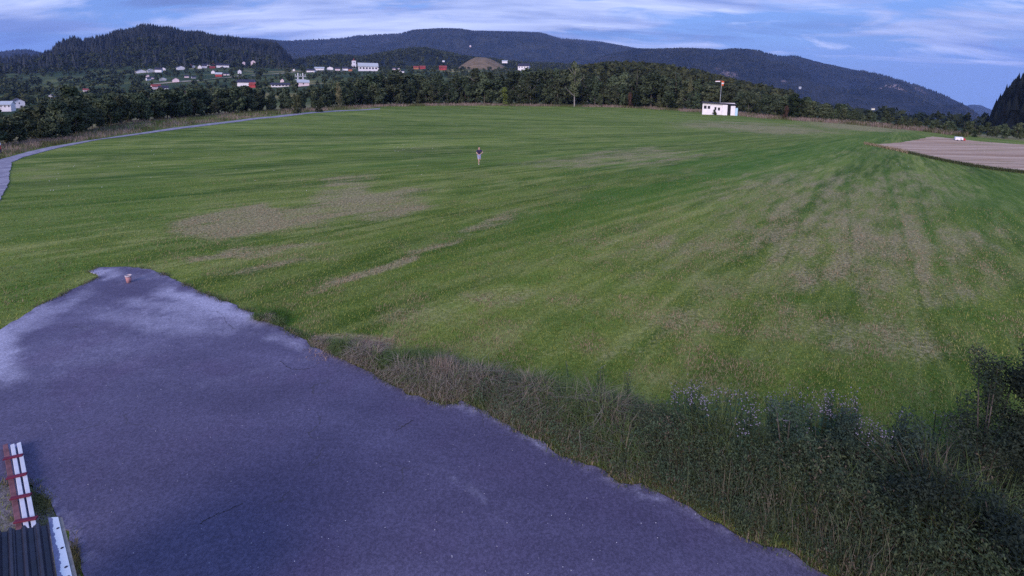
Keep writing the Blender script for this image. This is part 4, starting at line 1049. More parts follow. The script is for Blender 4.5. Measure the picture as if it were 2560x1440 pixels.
# ------------------------------------------------------------------ trailer by the right trees, marker post at the left edge
P0 = on_plane(2401, 354); s = px_size(P0); tr = empty("trailer", (P0[0], P0[1], zt(P0[0], P0[1])), -math.atan2(P0[0], P0[1]) + .1, (.85, .85, .85)); tag(tr, "small white box trailer with a red end at the stubble field's far corner", "trailer")
MB().box((-12 * s, 0, 2.5 * s), (6 * s, 1.6, 11 * s)).build("body", M_white, tr, bevel=.04)
MB().box((6 * s + .004, .05, 2.5 * s), (11 * s, 1.55, 8.5 * s)).build("red_end", M_red, tr, bevel=.03)
MB().box((-1 * s, -.02, 3 * s), (3 * s, .0, 9 * s)).build("door", M_roofpale, tr)
for xx in (-7 * s, 3 * s):
    for yy in (-.06, 1.5): MB().tube([(xx, yy, 2.2 * s), (xx, yy + .16, 2.2 * s)], 2.2 * s, 12).build("wheel", M_roofdark, tr)
P0 = on_plane(-2, 384); s = px_size(P0); mp_ = empty("marker_post", (P0[0], P0[1], zt(P0[0], P0[1])), 0); tag(mp_, "red and white marker post cut by the photo's left edge", "post")
MB().box((-4 * s, -.06, -.2), (5 * s, .06, 12 * s)).build("post_base", M_roofdark, mp_); MB().box((-4 * s, -.06, 12 * s + .002), (5 * s, .06, 22 * s)).build("red_band", M_red, mp_); MB().box((-4 * s, -.06, 22 * s + .004), (5 * s, .06, 28 * s)).build("white_band", M_white, mp_)

# ------------------------------------------------------------------ shed roof, painted board, barred frame, pot (near left)
shed = empty("shed", tuple(on_plane(40, 1460, 0))); tag(shed, "small shed with black corrugated roof and peeling white edge board", "shed"); S0 = np.array(shed.location)
zf, zn = 2.0, 2.45
L0, L1 = on_plane(-260, 1372, zf), on_plane(121, 1312, zf); N0, N1 = on_plane(-330, 1640, zn), on_plane(163, 1600, zn)
cols = 120; V = []; Fq = []
wv_ = []
for j, (A_, B_) in enumerate(((L0, L1), (N0, N1))):
    for i in range(cols + 1):
        u = i / cols; q = A_ + (B_ - A_) * u; k = (u * 11.0) % 1.0; hgt = .05 if k < .34 else (0.0 if .44 < k < .9 else .025)
        V.append(q - S0 + np.array([0, 0, hgt])); 
for j in range(2):
    for i in range(cols + 1): V.append(V[j * (cols + 1) + i] - np.array([0, 0, .012]))
n1_ = cols + 1
for i in range(cols):
    Fq.append([i, i + 1, n1_ + i + 1, n1_ + i]); Fq.append([2 * n1_ + i, 3 * n1_ + i, 3 * n1_ + i + 1, 2 * n1_ + i + 1]); Fq.append([i, 2 * n1_ + i, 2 * n1_ + i + 1, i + 1]); Fq.append([n1_ + i, n1_ + i + 1, 3 * n1_ + i + 1, 3 * n1_ + i])
link("corrugated_roof", mesh_np("corrugated_roof", V, np.array(Fq), plain("black_sheet_metal", (0.026, 0.026, 0.045), .55, .4, .25, 5)), shed)
cw = [p - S0 for p in (L0, L1, N1, N0)]
def dn(p, z): return (p[0], p[1], z)
ins = lambda p, c_, k: c_ + (p - c_) * k
cen_ = sum(cw) / 4; iw = [ins(p, cen_, .93) for p in cw]
MB().hull8([dn(p, 0 - S0[2]) for p in iw] + [(p[0], p[1], p[2] - .05) for p in iw]).build("wall", plain("shed_wall", (0.20, 0.05, 0.05), .8, .2, .2, 3), shed)
# edge board: grey underlayer with peeling white paint, timber strip outside
B = [on_plane(x, y, 1.98 if y < 1400 else 2.38) for x, y in ((121, 1299), (146, 1297), (208, 1560), (160, 1560))]
mt, t, b = new_mat("peeling_white_paint", .6, .3); g = G(t)
pe = g.math('ADD', g.attr("across"), g.math('MULTIPLY', g.math('SUBTRACT', g.noise(g.pos(), 4.5, 6, .65), .5), 1.1))
c = g.mix(g.ramp(pe, .38, .40), g.mix(g.ramp(g.noise(g.pos(), 14, 4, .7), .3, .7), (0.16, 0.16, 0.27), (0.25, 0.25, 0.38)), (0.78, 0.78, 0.80))
g.l(c, b.inputs["Base Color"])
V = []; ac = []
for k in range(21):
    l_ = B[0] + (B[3] - B[0]) * k / 20; r_ = B[1] + (B[2] - B[1]) * k / 20
    for u in (0, .5, 1): V.append(l_ + (r_ - l_) * u - S0 + np.array([0, 0, .03])); ac.append(u)
for k in range(63): V.append(V[k] - np.array([0, 0, .03])); ac.append(ac[k])
Fq = [[3 * k + j, 3 * k + j + 3, 3 * k + j + 4, 3 * k + j + 1] for k in range(20) for j in range(2)]
Fq += [[63 + 3 * k + j, 63 + 3 * k + j + 1, 63 + 3 * k + j + 4, 63 + 3 * k + j + 3] for k in range(20) for j in range(2)] + [[3 * k + 2, 3 * k + 5, 63 + 3 * k + 5, 63 + 3 * k + 2] for k in range(20)] + [[3 * k + 3, 3 * k, 63 + 3 * k, 63 + 3 * k + 3] for k in range(20)] + [[0, 1, 64, 63], [1, 2, 65, 64]]
eb = link("edge_board", mesh_np("edge_board", V, np.array(Fq), mt, attrs={"across": ac}), shed)
e0, e1 = B[1] - S0, B[2] - S0; side = np.array([1, .15, 0]); side = side / np.linalg.norm(side)
MB().hull8([tuple(e0 + side * .006 - [0, 0, .06]), tuple(e0 + side * .05 - [0, 0, .06]), tuple(e1 + side * .05 - [0, 0, .06]), tuple(e1 + side * .006 - [0, 0, .06]),
            tuple(e0 + side * .006 + [0, 0, .02]), tuple(e0 + side * .05 + [0, 0, .02]), tuple(e1 + side * .05 + [0, 0, .02]), tuple(e1 + side * .006 + [0, 0, .02])]).build("timber_strip", plain("weathered_timber", (0.26, 0.23, 0.21), .85, .1, .2, 12), shed)
for k in (.14, .36, .55, .64):
    q = B[0] + (B[3] - B[0]) * k; q2 = B[1] + (B[2] - B[1]) * k; c_ = q + (q2 - q) * .72 - S0
    MB().lathe([(.016, .03), (.016, .036), (.002, .038)], 8, tuple(c_)).build("nail_head", M_roofdark, eb)

# barred frame of painted boards lying by the shed
zg = 0.12
fa, fb = on_plane(62, 1320, zg), on_plane(30, 1112, zg)
fr = empty("barred_frame", (fa[0], fa[1], 0)); tag(fr, "ladder-like frame of white and brown boards with four dark red crossbars", "wooden frame")
ax = fb - fa; LN = float(np.linalg.norm(ax)); axn = ax / LN; fr.rotation_euler = (0, 0, math.atan2(axn[1], axn[0]))
def loc(px, py, z):
    q = on_plane(px, py, z) - np.array([fa[0], fa[1], 0]); a = math.atan2(axn[1], axn[0]); return np.array([q[0] * math.cos(a) + q[1] * math.sin(a), -q[0] * math.sin(a) + q[1] * math.cos(a), z])
M_w2 = plain("white_board", (0.60, 0.59, 0.64), .6, .3, .07, 7); M_gr2 = plain("shaded_board_side", (0.25, 0.24, 0.38), .7, .2, .1, 7); M_br = plain("brown_red_board", (0.17, 0.075, 0.085), .75, .2, .25, 7); M_dr = plain("dark_red_bar", (0.13, 0.012, 0.035), .6, .3, .15, 7)
def board(pA, pB, wd, z0, z1, name, mt_, par=fr, bev=.004):
    pA, pB = loc(*pA, z1), loc(*pB, z1); d = pB - pA; d[2] = 0; n_ = np.array([-d[1], d[0], 0]) / np.linalg.norm(d) * wd / 2
    return MB().hull8([tuple(np.append((p + s_ * n_)[:2], z0)) for p, s_ in ((pA, -1), (pB, -1), (pB, 1), (pA, 1))] + [tuple(np.append((p + s_ * n_)[:2], z1)) for p, s_ in ((pA, -1), (pB, -1), (pB, 1), (pA, 1))]).build(name, mt_, par, bevel=bev)
board((52, 1345), (13, 1110), .075, .034, .12, "board", M_br)
board((71, 1345), (31, 1110), .062, .034, .17, "board", M_w2)
board((90, 1340), (47, 1106), .062, .034, .17, "board", M_w2)
board((60, 1345), (23, 1110), .05, .034, .08, "shaded_flank", M_gr2)  # grey strips paint the shaded flanks of the white beams
board((80, 1345), (40, 1110), .05, .034, .08, "shaded_flank", M_gr2)
for (xa, ya), (xb, yb_) in (((8, 1146), (57, 1135)), ((16, 1194), (67, 1182)), ((25, 1245), (78, 1234)), ((35, 1303), (93, 1292))):
    board((xa, ya), (xb, yb_), .07, .174, .205, "crossbar", M_dr)

# pot on the asphalt
P0 = on_plane(322, 706, .03); s = px_size(P0); pot = empty("clay_pot", tuple(P0)); tag(pot, "small pinkish clay pot with pale rim standing on the asphalt tip", "pot")
k = 6.4 * s; hh = 19 * s
MB().lathe([(.01, .002), (k * .72, 0), (k, hh * .8), (k * .93, hh * .8), (k * .68, .05), (.01, .05)], 20).build("body", plain("pink_clay", (0.50, 0.24, 0.24), .75, .2, .15, 9), pot, smooth=True)
MB().lathe([(k * .935, hh * .802), (k * 1.1, hh * .802), (k * 1.12, hh), (k * .96, hh), (k * .935, hh * .802)], 20).build("rim", plain("pale_clay", (0.52, 0.42, 0.44), .7, .2, .1, 9), pot, smooth=True)
MB().lathe([(.01, hh * .42), (k * .84, hh * .42)], 16).build("inner_shade", M_glass, pot)  # near-black disc painting the shade inside the hollow pot

# ------------------------------------------------------------------ person
P0 = on_plane(1197.5, 411.5); ph = empty("anchor", (0, 0, 0)); bpy.data.objects.remove(ph)
M_skin = plain("skin", (0.55, 0.33, 0.27), .6, .3, .06, 8)
def skin_mesh(name, chains, mat, parent, levels=2):
    bm = bmesh.new(); sk = bm.verts.layers.skin.verify(); idx = {}
    for ch in chains:
        prev = None
        for (key, co, r_) in ch:
            if key not in idx:
                v = bm.verts.new(co); v[sk].radius = (r_, r_); v[sk].use_root = (key.endswith("*")); idx[key] = v
            v = idx[key]
            if prev is not None and bm.edges.get((prev, v)) is None: bm.edges.new((prev, v))
            prev = v
    me = bpy.data.meshes.new(name); bm.to_mesh(me); bm.free(); me.materials.append(mat)
    o = link(name, me, parent); o.modifiers.new("Skin", 'SKIN').use_smooth_shade = True
    sb = o.modifiers.new("Sub", 'SUBSURF'); sb.levels = levels; sb.render_levels = levels
    return o
J = dict(pel=(0, 0, .93), sp=(0, -.03, 1.12), ch=(0, -.07, 1.33), nk=(0, -.10, 1.47), hd=(0, -.13, 1.56), hu=(0, -.14, 1.66), ht=(0, -.135, 1.72),
         hr=(-.09, -.01, .90), kr=(-.05, -.17, .50), ar=(-.02, -.05, .09), tr=(-.02, -.19, .04), hl=(.09, 0, .90), kl=(.09, -.06, .48), al=(.08, .32, .40), tl=(.08, .37, .27),
         sr=(-.18, -.07, 1.40), er=(-.25, -.13, 1.15), wr=(-.06, -.29, 1.03), pr=(-.01, -.31, 1.02), sl=(.18, -.07, 1.40), el=(.36, -.08, 1.21), wl=(.10, -.28, 1.06), pl=(.05, -.32, 1.05))
def jc(*ks): return [(k, J[k.rstrip('*')] if k.rstrip('*') in J else J[k], r_) for k, r_ in ks]
ch = [jc(("pel*", .125), ("sp", .12), ("ch", .135), ("nk", .058), ("hd", .078), ("hu", .092), ("ht", .06)), jc(("pel*", .125), ("hr", .088), ("kr", .058), ("ar", .036), ("tr", .03)), jc(("pel*", .125), ("hl", .088), ("kl", .058), ("al", .036), ("tl", .03)),
      jc(("ch", .135), ("sr", .062), ("er", .042), ("wr", .028), ("pr", .036)), jc(("ch", .135), ("sl", .062), ("el", .042), ("wl", .028), ("pl", .036))]
for side_, w_ in (("r", J["pr"]), ("l", J["pl"])):
    sg = 1 if side_ == "r" else -1
    for q in range(5):
        dx = sg * (.075 - .006 * abs(q - 2)) if q < 4 else sg * .03; dz = (q - 1.5) * .02 if q < 4 else .06
        ch.append([(f"{side_}f{q}a*", w_, .012), (f"{side_}f{q}b", (w_[0] + dx * .5, w_[1] - .02, w_[2] - dz * .8), .0095), (f"{side_}f{q}c", (w_[0] + dx, w_[1] - .005, w_[2] - dz), .008)])
person = skin_mesh("person", ch, M_skin, None); person.location = (P0[0], P0[1], zt(P0[0], P0[1])); person.rotation_euler = (0, 0, -math.atan2(P0[0], P0[1]) + .1)
tag(person, "person in dark violet t-shirt and pale shorts running across the field", "person")
skin_mesh("shirt", [jc(("pel*", .13), ("sp", .145), ("ch", .162), ("nk", .075)), [("ch", J["ch"], .162), ("sr", J["sr"], .085), ("sl2", tuple(np.array(J["sr"]) * .35 + np.array(J["er"]) * .65), .066)], [("ch", J["ch"], .162), ("sl", J["sl"], .085), ("e2", tuple(np.array(J["sl"]) * .35 + np.array(J["el"]) * .65), .066)]],
          plain("violet_shirt", (0.045, 0.03, 0.085), .85, .1, .2, 9), person)
hm_ = lambda a, b_, k: tuple(np.array(J[a]) * (1 - k) + np.array(J[b_]) * k)
skin_mesh("shorts", [[("pel*", (0, 0, .95), .148), ("hr", J["hr"], .098), ("r2", hm_("hr", "kr", .85), .076)], [("pel*", (0, 0, .95), .148), ("hl", J["hl"], .098), ("l2", hm_("hl", "kl", .85), .076)]], plain("pale_shorts", (0.36, 0.36, 0.54), .85, .1, .12, 9), person)
skin_mesh("hair", [[("h*", (0, -.10, 1.69), .105), ("h2", (0, -.105, 1.745), .09)]], plain("dark_hair", (0.03, 0.025, 0.025), .8, .2, .2, 20), person)
M_shoe = plain("pale_shoe", (0.62, 0.58, 0.50), .7, .2, .1, 9)
skin_mesh("shoe", [[("s*", (-.02, -.02, .06), .052), ("s2", (-.02, -.13, .045), .048), ("s3", (-.02, -.21, .04), .036)]], M_shoe, person)
skin_mesh("shoe", [[("s*", (.08, .34, .40), .052), ("s2", (.08, .38, .29), .048), ("s3", (.08, .40, .21), .036)]], M_shoe, person)
for sx in (-.035, .035): MB().lathe([(.001, -.012), (.012, 0), (.001, .012)], 8, (sx, -.226, 1.655)).build("eye", M_glass, person)
MB().hull8([(-.014, -.228, 1.60), (.014, -.228, 1.60), (.012, -.21, 1.60), (-.012, -.21, 1.60), (-.004, -.245, 1.612), (.004, -.245, 1.612), (.004, -.215, 1.65), (-.004, -.215, 1.65)]).build("nose", M_skin, person)
MB().box((-.025, -.214, 1.575), (.025, -.205, 1.583)).build("mouth", M_red, person)
for sx in (-1, 1): MB().lathe([(.004, -.03), (.018, 0), (.004, .03)], 8, (sx * .093, -.13, 1.64)).build("ear", M_skin, person)


# ------------------------------------------------------------------ grasses and weeds
def blades(name, base, h, wd, lean, col, rg, label, parent=None, kind='stuff'):
    n = len(base); a = rg.uniform(0, 6.28, n); d = np.stack([np.cos(a), np.sin(a), 0 * a], 1); s = np.stack([-d[:, 1], d[:, 0], 0 * a], 1) * wd[:, None] / 2
    mid = base + d * (lean * h * .35)[:, None] + np.array([0, 0, 1]) * (h * .6)[:, None]; tip = base + d * (lean * h)[:, None] + np.array([0, 0, 1]) * (h * np.sqrt(np.clip(1 - .5 * lean ** 2, .15, 1)))[:, None]
    V = np.stack([base - s, base + s, mid + s * .7, tip, mid - s * .7], 1).reshape(-1, 3); o5 = np.arange(n)[:, None] * 5
    T = np.concatenate([np.concatenate([o5, o5 + 1, o5 + 2], 1), np.concatenate([o5, o5 + 2, o5 + 4], 1), np.concatenate([o5 + 4, o5 + 2, o5 + 3], 1)])
    o = link(name, mesh_np(name, V, T, M_blade, tint=np.repeat(col, 5, 0)), parent)
    if kind: tag(o, label, kind=kind)
    return o


def tris_blades(name, base, h, wd, lean, col, rg, label):
    n = len(base); a = rg.uniform(0, 6.28, n); d = np.stack([np.cos(a), np.sin(a), 0 * a], 1); s = np.stack([-d[:, 1], d[:, 0], 0 * a], 1) * wd[:, None] / 2
    tip = base + d * (lean * h)[:, None] + np.array([0, 0, 1]) * h[:, None]
    V = np.stack([base - s, base + s, tip], 1).reshape(-1, 3)
    o = link(name, mesh_np(name, V, np.arange(3 * n).reshape(-1, 3), M_blade, tint=np.repeat(col, 3, 0))); tag(o, label, kind='stuff'); return o


def lerp_col(a, b_, m_): return np.array(a) * (1 - m_[:, None]) + np.array(b_) * m_[:, None]


rg = np.random.default_rng(51); n = 330000
r = np.exp(rg.uniform(math.log(7), math.log(46), n)); a = rg.uniform(-.87, .87, n); B_ = np.stack([r * np.sin(a), r * np.cos(a), 0 * r], 1)
k = ~inside(ASPH, B_[:, 0], B_[:, 1]); B_ = B_[k]; r = r[k]; px, py = proj(B_); k = (px > -40) & (px < 2600) & (py < 1480) & (py > 300); k &= (r < 34) | (rg.uniform(0, 1, len(r)) < .6); B_ = B_[k]; r = r[k]
B_[:, 2] = Zt(B_[:, 0], B_[:, 1]); dry, lush = field_masks(B_); _ca, _sa = math.cos(MOW_ANG), math.sin(MOW_ANG); fx, fy = B_[:, 0] - FAN[0], B_[:, 1] - FAN[1]; nf = sstep(14, 32, B_[:, 1]) * .6; cl = nf * fbm(np.hypot(fx, fy) * .25, np.arctan2(fx, -fy) * 75, 61, 5) + (1 - nf) * fbm(B_[:, 0] * .9, B_[:, 1] * .9, 63, 5); cl = .5 + (cl - .5) * 1.5; fl = fbm(B_[:, 0] * 3, B_[:, 1] * 3, 62, 3)
dm = np.clip(-.03 + dry * 1.12 + (cl - .5) * (1.3 + 2.6 * dry) + (fl - .5) * 1.2 + rg.normal(0, .12, len(r)), 0, 1); g_ = rg.uniform(0, 1, len(r))
col = lerp_col((0.062, 0.105, 0.018), (0.195, 0.230, 0.070), g_); col = col * (1 - .45 * lush[:, None]); br = lerp_col((0.16, 0.12, 0.08), (0.30, 0.235, 0.165), rg.uniform(0, 1, len(r))); col = (col * (1 - dm[:, None]) + br * dm[:, None]) * np.array([1.32, 1.36, 1.04])
h = rg.uniform(.03, .075, len(r)) * (1 + .4 * (cl - .5) * 2 + lush * .5); tris_blades("mown_grass", B_, h, rg.uniform(.012, .024, len(r)) * (.5 + r / 45), rg.uniform(.2, 1.3, len(r)), col, rg, "short mown grass on the near field")

# rough tall grass between asphalt and field (bank)
ASPH_E = ASPH_PX[20:] + [(2400, 1600), (2700, 1700)]
bx_ = np.array([q[0] for q in BANK_TOP], float); by_ = np.array([q[1] for q in BANK_TOP], float); ex_ = np.array([q[0] for q in ASPH_E], float); ey_ = np.array([q[1] for q in ASPH_E], float)


def bank_points(n, seed, x0=640, x1=2660, power=1.0, lo=0.0, hi=1.0):
    rg = np.random.default_rng(seed); x = x0 + (x1 - x0) * rg.uniform(0, 1, n) ** power; t_ = lo + (hi - lo) * rg.uniform(0, 1, n)
    yt = np.interp(x, bx_, by_); ye = np.interp(x, ex_, ey_); y = yt + (ye - yt) * t_
    P = np.array([on_plane(u, v) for u, v in zip(x, y)]); P[:, 2] = 0
    d = edge_dist(ASPH, P[:, 0], P[:, 1]); k = ~inside(ASPH, P[:, 0], P[:, 1]) & (d > .03)
    return P[k], x[k], t_[k], d[k], rg


P, x, t_, d, rg = bank_points(42000, 71)
big = sstep(1000, 2000, x); h = rg.uniform(.12, .34, len(P)) * (.45 + 1.5 * sstep(.35, .65, fbm(P[:, 0] * .9, P[:, 1] * .9, 75, 3))) * (.35 + .65 * sstep(0, .35, t_)) * (.5 + .5 * sstep(0, .5, d)) * (1 + 1.6 * big * sstep(.2, 1.2, d)); cl = fbm(P[:, 0] * 1.2, P[:, 1] * 1.2, 72, 3)
m_ = np.clip((cl - .5) * 2.2 + rg.uniform(0, 1, len(P)) * .75, 0, 1); col = lerp_col((0.045, 0.080, 0.020), (0.150, 0.185, 0.062), rg.uniform(0, 1, len(P))); tan = lerp_col((0.16, 0.12, 0.085), (0.32, 0.26, 0.19), rg.uniform(0, 1, len(P)))
sel = (cl > .47) & (rg.uniform(0, 1, len(P)) < .45 + .4 * (1 - big)); col[sel] = tan[sel] * (1 - .35 * big[sel, None])  # straw darkens rightwards: corner shade put into the blade colour
blades("rough_grass", P, h, rg.uniform(.008, .018, len(P)), rg.uniform(.2, 1.0, len(P)) + .5 * (1 - big), col, rg, "rough uncut grass on the bank beside the asphalt")

# leafy weeds on the bank
P, x, t_, d, rg = bank_points(4200, 73, 1150, 2660, .72, 0.12, 1.0)
big = sstep(1150, 2100, x); hh = rg.uniform(.22, .5, len(P)) * (.4 + .6 * sstep(0, .3, t_)) * (1 + 1.5 * big * sstep(.15, 1.1, d)); Vv = []; Cc = []
for p, H__, bg_ in zip(P, hh, big):
    nl = int(10 + H__ * 20); z = rg.uniform(.12, 1, nl) * H__; an = rg.uniform(0, 6.28, nl); ln = rg.uniform(.035, .08, nl) * (.8 + H__ * .4); out_ = np.stack([np.cos(an), np.sin(an), rg.uniform(-.3, .5, nl)], 1)
    st = p + np.stack([rg.normal(0, .05, nl), rg.normal(0, .05, nl), z], 1); sdv = np.stack([-np.sin(an), np.cos(an), rg.normal(0, .3, nl)], 1) * (ln * .17)[:, None]; tip = st + out_ * ln[:, None] + np.array([0, 0, -.02]); md_ = st + out_ * (ln * .5)[:, None] + np.array([0, 0, .01])
    Vv.append(np.stack([st, md_ - sdv, tip, md_ + sdv], 1).reshape(-1, 3)); base_c = np.array((0.068, 0.094, 0.048)) * (1 - .5 * bg_) if rg.uniform() < .7 else np.array((0.055, 0.065, 0.030));  # leaf colour darkens rightwards, standing in for shade in the near corner
    if rg.uniform() < .05: base_c = np.array((0.10, 0.075, 0.05))
    Cc.append(np.repeat(base_c * rg.uniform(.6, 1.6, (nl, 1)), 4, 0))
V = np.vstack(Vv); o = link("weeds", mesh_np("weeds", V, np.arange(len(V)).reshape(-1, 4), M_blade, tint=np.vstack(Cc))); tag(o, "dark leafy weeds on the bank", kind='stuff')
# dry straw stems and dead grass
P, x, t_, d, rg = bank_points(5500, 74, 1000, 2640, .9); tan = lerp_col((0.13, 0.10, 0.075), (0.30, 0.24, 0.18), rg.uniform(0, 1, len(P)))
blades("dead_stems", P, rg.uniform(.25, .7, len(P)) * (.4 + .6 * sstep(0, .3, t_)) * (1 + .8 * sstep(1500, 2200, x)), rg.uniform(.005, .010, len(P)), rg.uniform(.1, .9, len(P)), np.where(rg.uniform(0, 1, (len(P), 1)) < .5, tan * .75, lerp_col((0.05, 0.065, 0.028), (0.12, 0.13, 0.06), rg.uniform(0, 1, len(P)))), rg, "dry dead stems among the bank weeds")
# tufts at special places, in px: lush clump, red dead grass, blond plume
def tuft_area(name, cx, cy, rx, ry, n, h0, h1, c0, c1, lean, label, seed, wd=(.008, .016)):
    rg = np.random.default_rng(seed); q = rg.normal(0, .45, (n, 2)); P = np.array([on_plane(cx + u * rx, cy + v * ry) for u, v in q]); P[:, 2] = .0
    blades(name, P, rg.uniform(h0, h1, n), rg.uniform(*wd, n), rg.uniform(*lean, n), lerp_col(c0, c1, rg.uniform(0, 1, n)), rg, label)
tuft_area("lush_tuft", 680, 792, 45, 15, 900, .10, .26, (0.035, 0.085, 0.012), (0.09, 0.17, 0.03), (.1, .8), "bright green grass tuft at the asphalt corner", 81)
tuft_area("dead_grass", 890, 868, 75, 20, 1200, .06, .16, (0.20, 0.115, 0.095), (0.36, 0.24, 0.19), (.6, 1.3), "flattened reddish dead grass at the asphalt edge", 82)
tuft_area("dead_grass", 810, 890, 55, 22, 260, .05, .12, (0.24, 0.16, 0.13), (0.40, 0.30, 0.24), (.9, 1.3), "loose reddish straw on the asphalt edge", 83)
tuft_area("blond_grass", 1105, 945, 35, 16, 420, .30, .62, (0.22, 0.17, 0.12), (0.38, 0.30, 0.21), (.05, .5), "blond dry grass plume on the bank", 84, (.006, .011))
for i_, (cx_, cy_) in enumerate(((1210, 950), (1330, 985), (1430, 1010), (1540, 1045), (1640, 1075), (1300, 1040), (1470, 1095))):
    tuft_area("flattened_grass", cx_, cy_, 75, 20, 420, .18, .42, (0.13, 0.12, 0.08), (0.30, 0.27, 0.19), (.8, 1.5), "flattened pale dry grass heap on the bank", 120 + i_, (.006, .012))
tuft_area("green_tufts", 1030, 905, 90, 22, 1500, .15, .36, (0.035, 0.075, 0.016), (0.11, 0.16, 0.05), (.2, .9), "green grass tufts left of the blond plume", 85)
tuft_area("crack_moss", 1010, 1068, 24, 8, 160, .02, .05, (0.05, 0.06, 0.02), (0.12, 0.12, 0.05), (.2, 1), "mossy tuft growing in an asphalt crack", 86)
tuft_area("yard_grass", 108, 1262, 26, 36, 900, .03, .09, (0.05, 0.06, 0.02), (0.15, 0.14, 0.055), (.2, 1.2), "thin grass beside the barred frame", 87)
tuft_area("board_grass", 188, 1405, 10, 55, 500, .05, .14, (0.05, 0.05, 0.02), (0.13, 0.11, 0.05), (.2, 1.1), "dry grass along the shed's edge board", 88)

rg = np.random.default_rng(89); ee = np.array(ASPH); seg = np.roll(ee, -1, 0) - ee; k = rg.integers(0, len(ee), 26000); q = ee[k] + seg[k] * rg.uniform(0, 1, (26000, 1)) + rg.normal(0, .07, (26000, 2)); cl = fbm(q[:, 0] * 1.6, q[:, 1] * 1.6, 90, 4)
ok = (rg.uniform(0, 1, len(q)) < sstep(.36, .6, cl)) & (np.hypot(q[:, 0], q[:, 1]) < 30) & (q[:, 1] > 3); q = q[ok]; cl = cl[ok]; P = np.stack([q[:, 0], q[:, 1], 0 * q[:, 0] + .01], 1)
col = lerp_col((0.035, 0.060, 0.018), (0.11, 0.12, 0.045), rg.uniform(0, 1, len(P))); tan = lerp_col((0.10, 0.075, 0.055), (0.24, 0.18, 0.13), rg.uniform(0, 1, len(P))); sel = rg.uniform(0, 1, len(P)) < .4; col[sel] = tan[sel]
blades("edge_grass", P, rg.uniform(.04, .13, len(P)), rg.uniform(.008, .018, len(P)), rg.uniform(.3, 1.2, len(P)), col, rg, "grass creeping over the ragged asphalt edge")

M_crack = plain('crack_dirt', (0.035, 0.034, 0.028), .95, .05, .4, 20)
# mossy crack strips and white pebbles on the asphalt
rg = np.random.default_rng(91); q = np.array([on_plane(x_, y_) for x_, y_ in zip(rg.uniform(100, 1900, 260), rg.uniform(850, 1440, 260))]); q = q[inside(ASPH, q[:, 0], q[:, 1])]
sz = rg.uniform(.004, .010, len(q)); V = (q[:, None, :] * np.array([1, 1, 0]) + np.array([0, 0, .034]) + ICO_V[None] * sz[:, None, None] * np.array([1, 1, .6])).reshape(-1, 3); Fi = (np.arange(len(q))[:, None, None] * 12 + ICO_F[None]).reshape(-1, 3)
o = link("loose_gravel", mesh_np("loose_gravel", V, Fi, plain("pale_stone", (0.55, 0.52, 0.58), .8, .2, .2, 3))); tag(o, "small pale stones scattered on the asphalt", kind='stuff')

for pts in ([(500, 1312), (522, 1300), (545, 1287), (560, 1284), (585, 1272), (612, 1259)], [(985, 1083), (1000, 1074), (1012, 1066), (1036, 1052)], [(700, 905), (730, 925), (748, 927), (792, 921)]):
    pl = [on_plane(*q) for q in pts]; mb = MB(); rg = np.random.default_rng(int(pts[0][0])); L_, R_ = [], []
    for a_, b_ in zip(pl, pl[1:]):
        for u in np.linspace(0, 1, 7)[:-1]:
            c_ = a_ + (b_ - a_) * u + rg.normal(0, .012, 3); d_v = (b_ - a_) / np.linalg.norm(b_ - a_); n_v = np.array([-d_v[1], d_v[0], 0]) * rg.uniform(.002, .011)
            L_.append(mb.bm.verts.new((c_[0] - n_v[0], c_[1] - n_v[1], .0345))); R_.append(mb.bm.verts.new((c_[0] + n_v[0], c_[1] + n_v[1], .0345)))
    for k in range(len(L_) - 1): mb.bm.faces.new((L_[k], R_[k], R_[k + 1], L_[k + 1]))
    ck = mb.build("asphalt_crack", M_crack); tag(ck, "dark dirt-filled crack in the asphalt", kind='structure')

# verge grass and bushes along the path and belt
rg = np.random.default_rng(95); n = 46000; x = rg.uniform(-60, 2420, n); yb = np.interp(x, BELT[:, 0], BELT[:, 1]); yf = np.interp(x, [q[0] for q in PATH_F[::-1]] + [1050, 2600], [q[1] for q in PATH_F[::-1]] + [267, 360]); yf = np.where(x > 950, yb + 4 + 2 * (x > 1700), yf - 1.5)
y = yb - 3 + (yf - yb + 3) * rg.uniform(0, 1, n); P = np.array([on_plane(u, v) for u, v in zip(x, y)]); P[:, 2] = Zt(P[:, 0], P[:, 1]); sdist = np.array([px_size(p) for p in P]); rel = fbm(x / 40, y / 6, 96, 3)
col = lerp_col((0.06, 0.065, 0.028), (0.12, 0.12, 0.05), rg.uniform(0, 1, n)); tan = lerp_col((0.16, 0.11, 0.095), (0.32, 0.24, 0.20), rg.uniform(0, 1, n)); sel = rel + rg.normal(0, .12, n) > .47; col[sel] = tan[sel]
blades("verge_grass", P, rg.uniform(.25, .8, n) * np.where(x < 700, .75, 1.0), sdist * rg.uniform(.5, .9, n), rg.uniform(.1, .8, n), col, rg, "dry brown tall grass along the belt and path")
# dark grass ditch round the stubble field
rg = np.random.default_rng(97); n = 9000; DX = [2160, 2250, 2330, 2400, 2480, 2560, 2640]; DY = [359, 377, 395.5, 410, 424, 433, 442]; x = rg.uniform(2160, 2640, n); y = np.interp(x, DX, DY) + rg.normal(0, 1.3, n); P = np.array([on_plane(u, v) for u, v in zip(x, y)]); P[:, 2] = Zt(P[:, 0], P[:, 1])
blades("ditch_grass", P, rg.uniform(.08, .32, n), rg.uniform(.02, .05, n), rg.uniform(.1, .8, n), np.where((x[:, None] < 2270) & (rg.uniform(0, 1, (n, 1)) < .75), lerp_col((0.20, 0.16, 0.08), (0.40, 0.33, 0.20), rg.uniform(0, 1, n)), lerp_col((0.025, 0.04, 0.018), (0.085, 0.10, 0.04), rg.uniform(0, 1, n))), rg, "dark rough grass along the stubble field's edge")
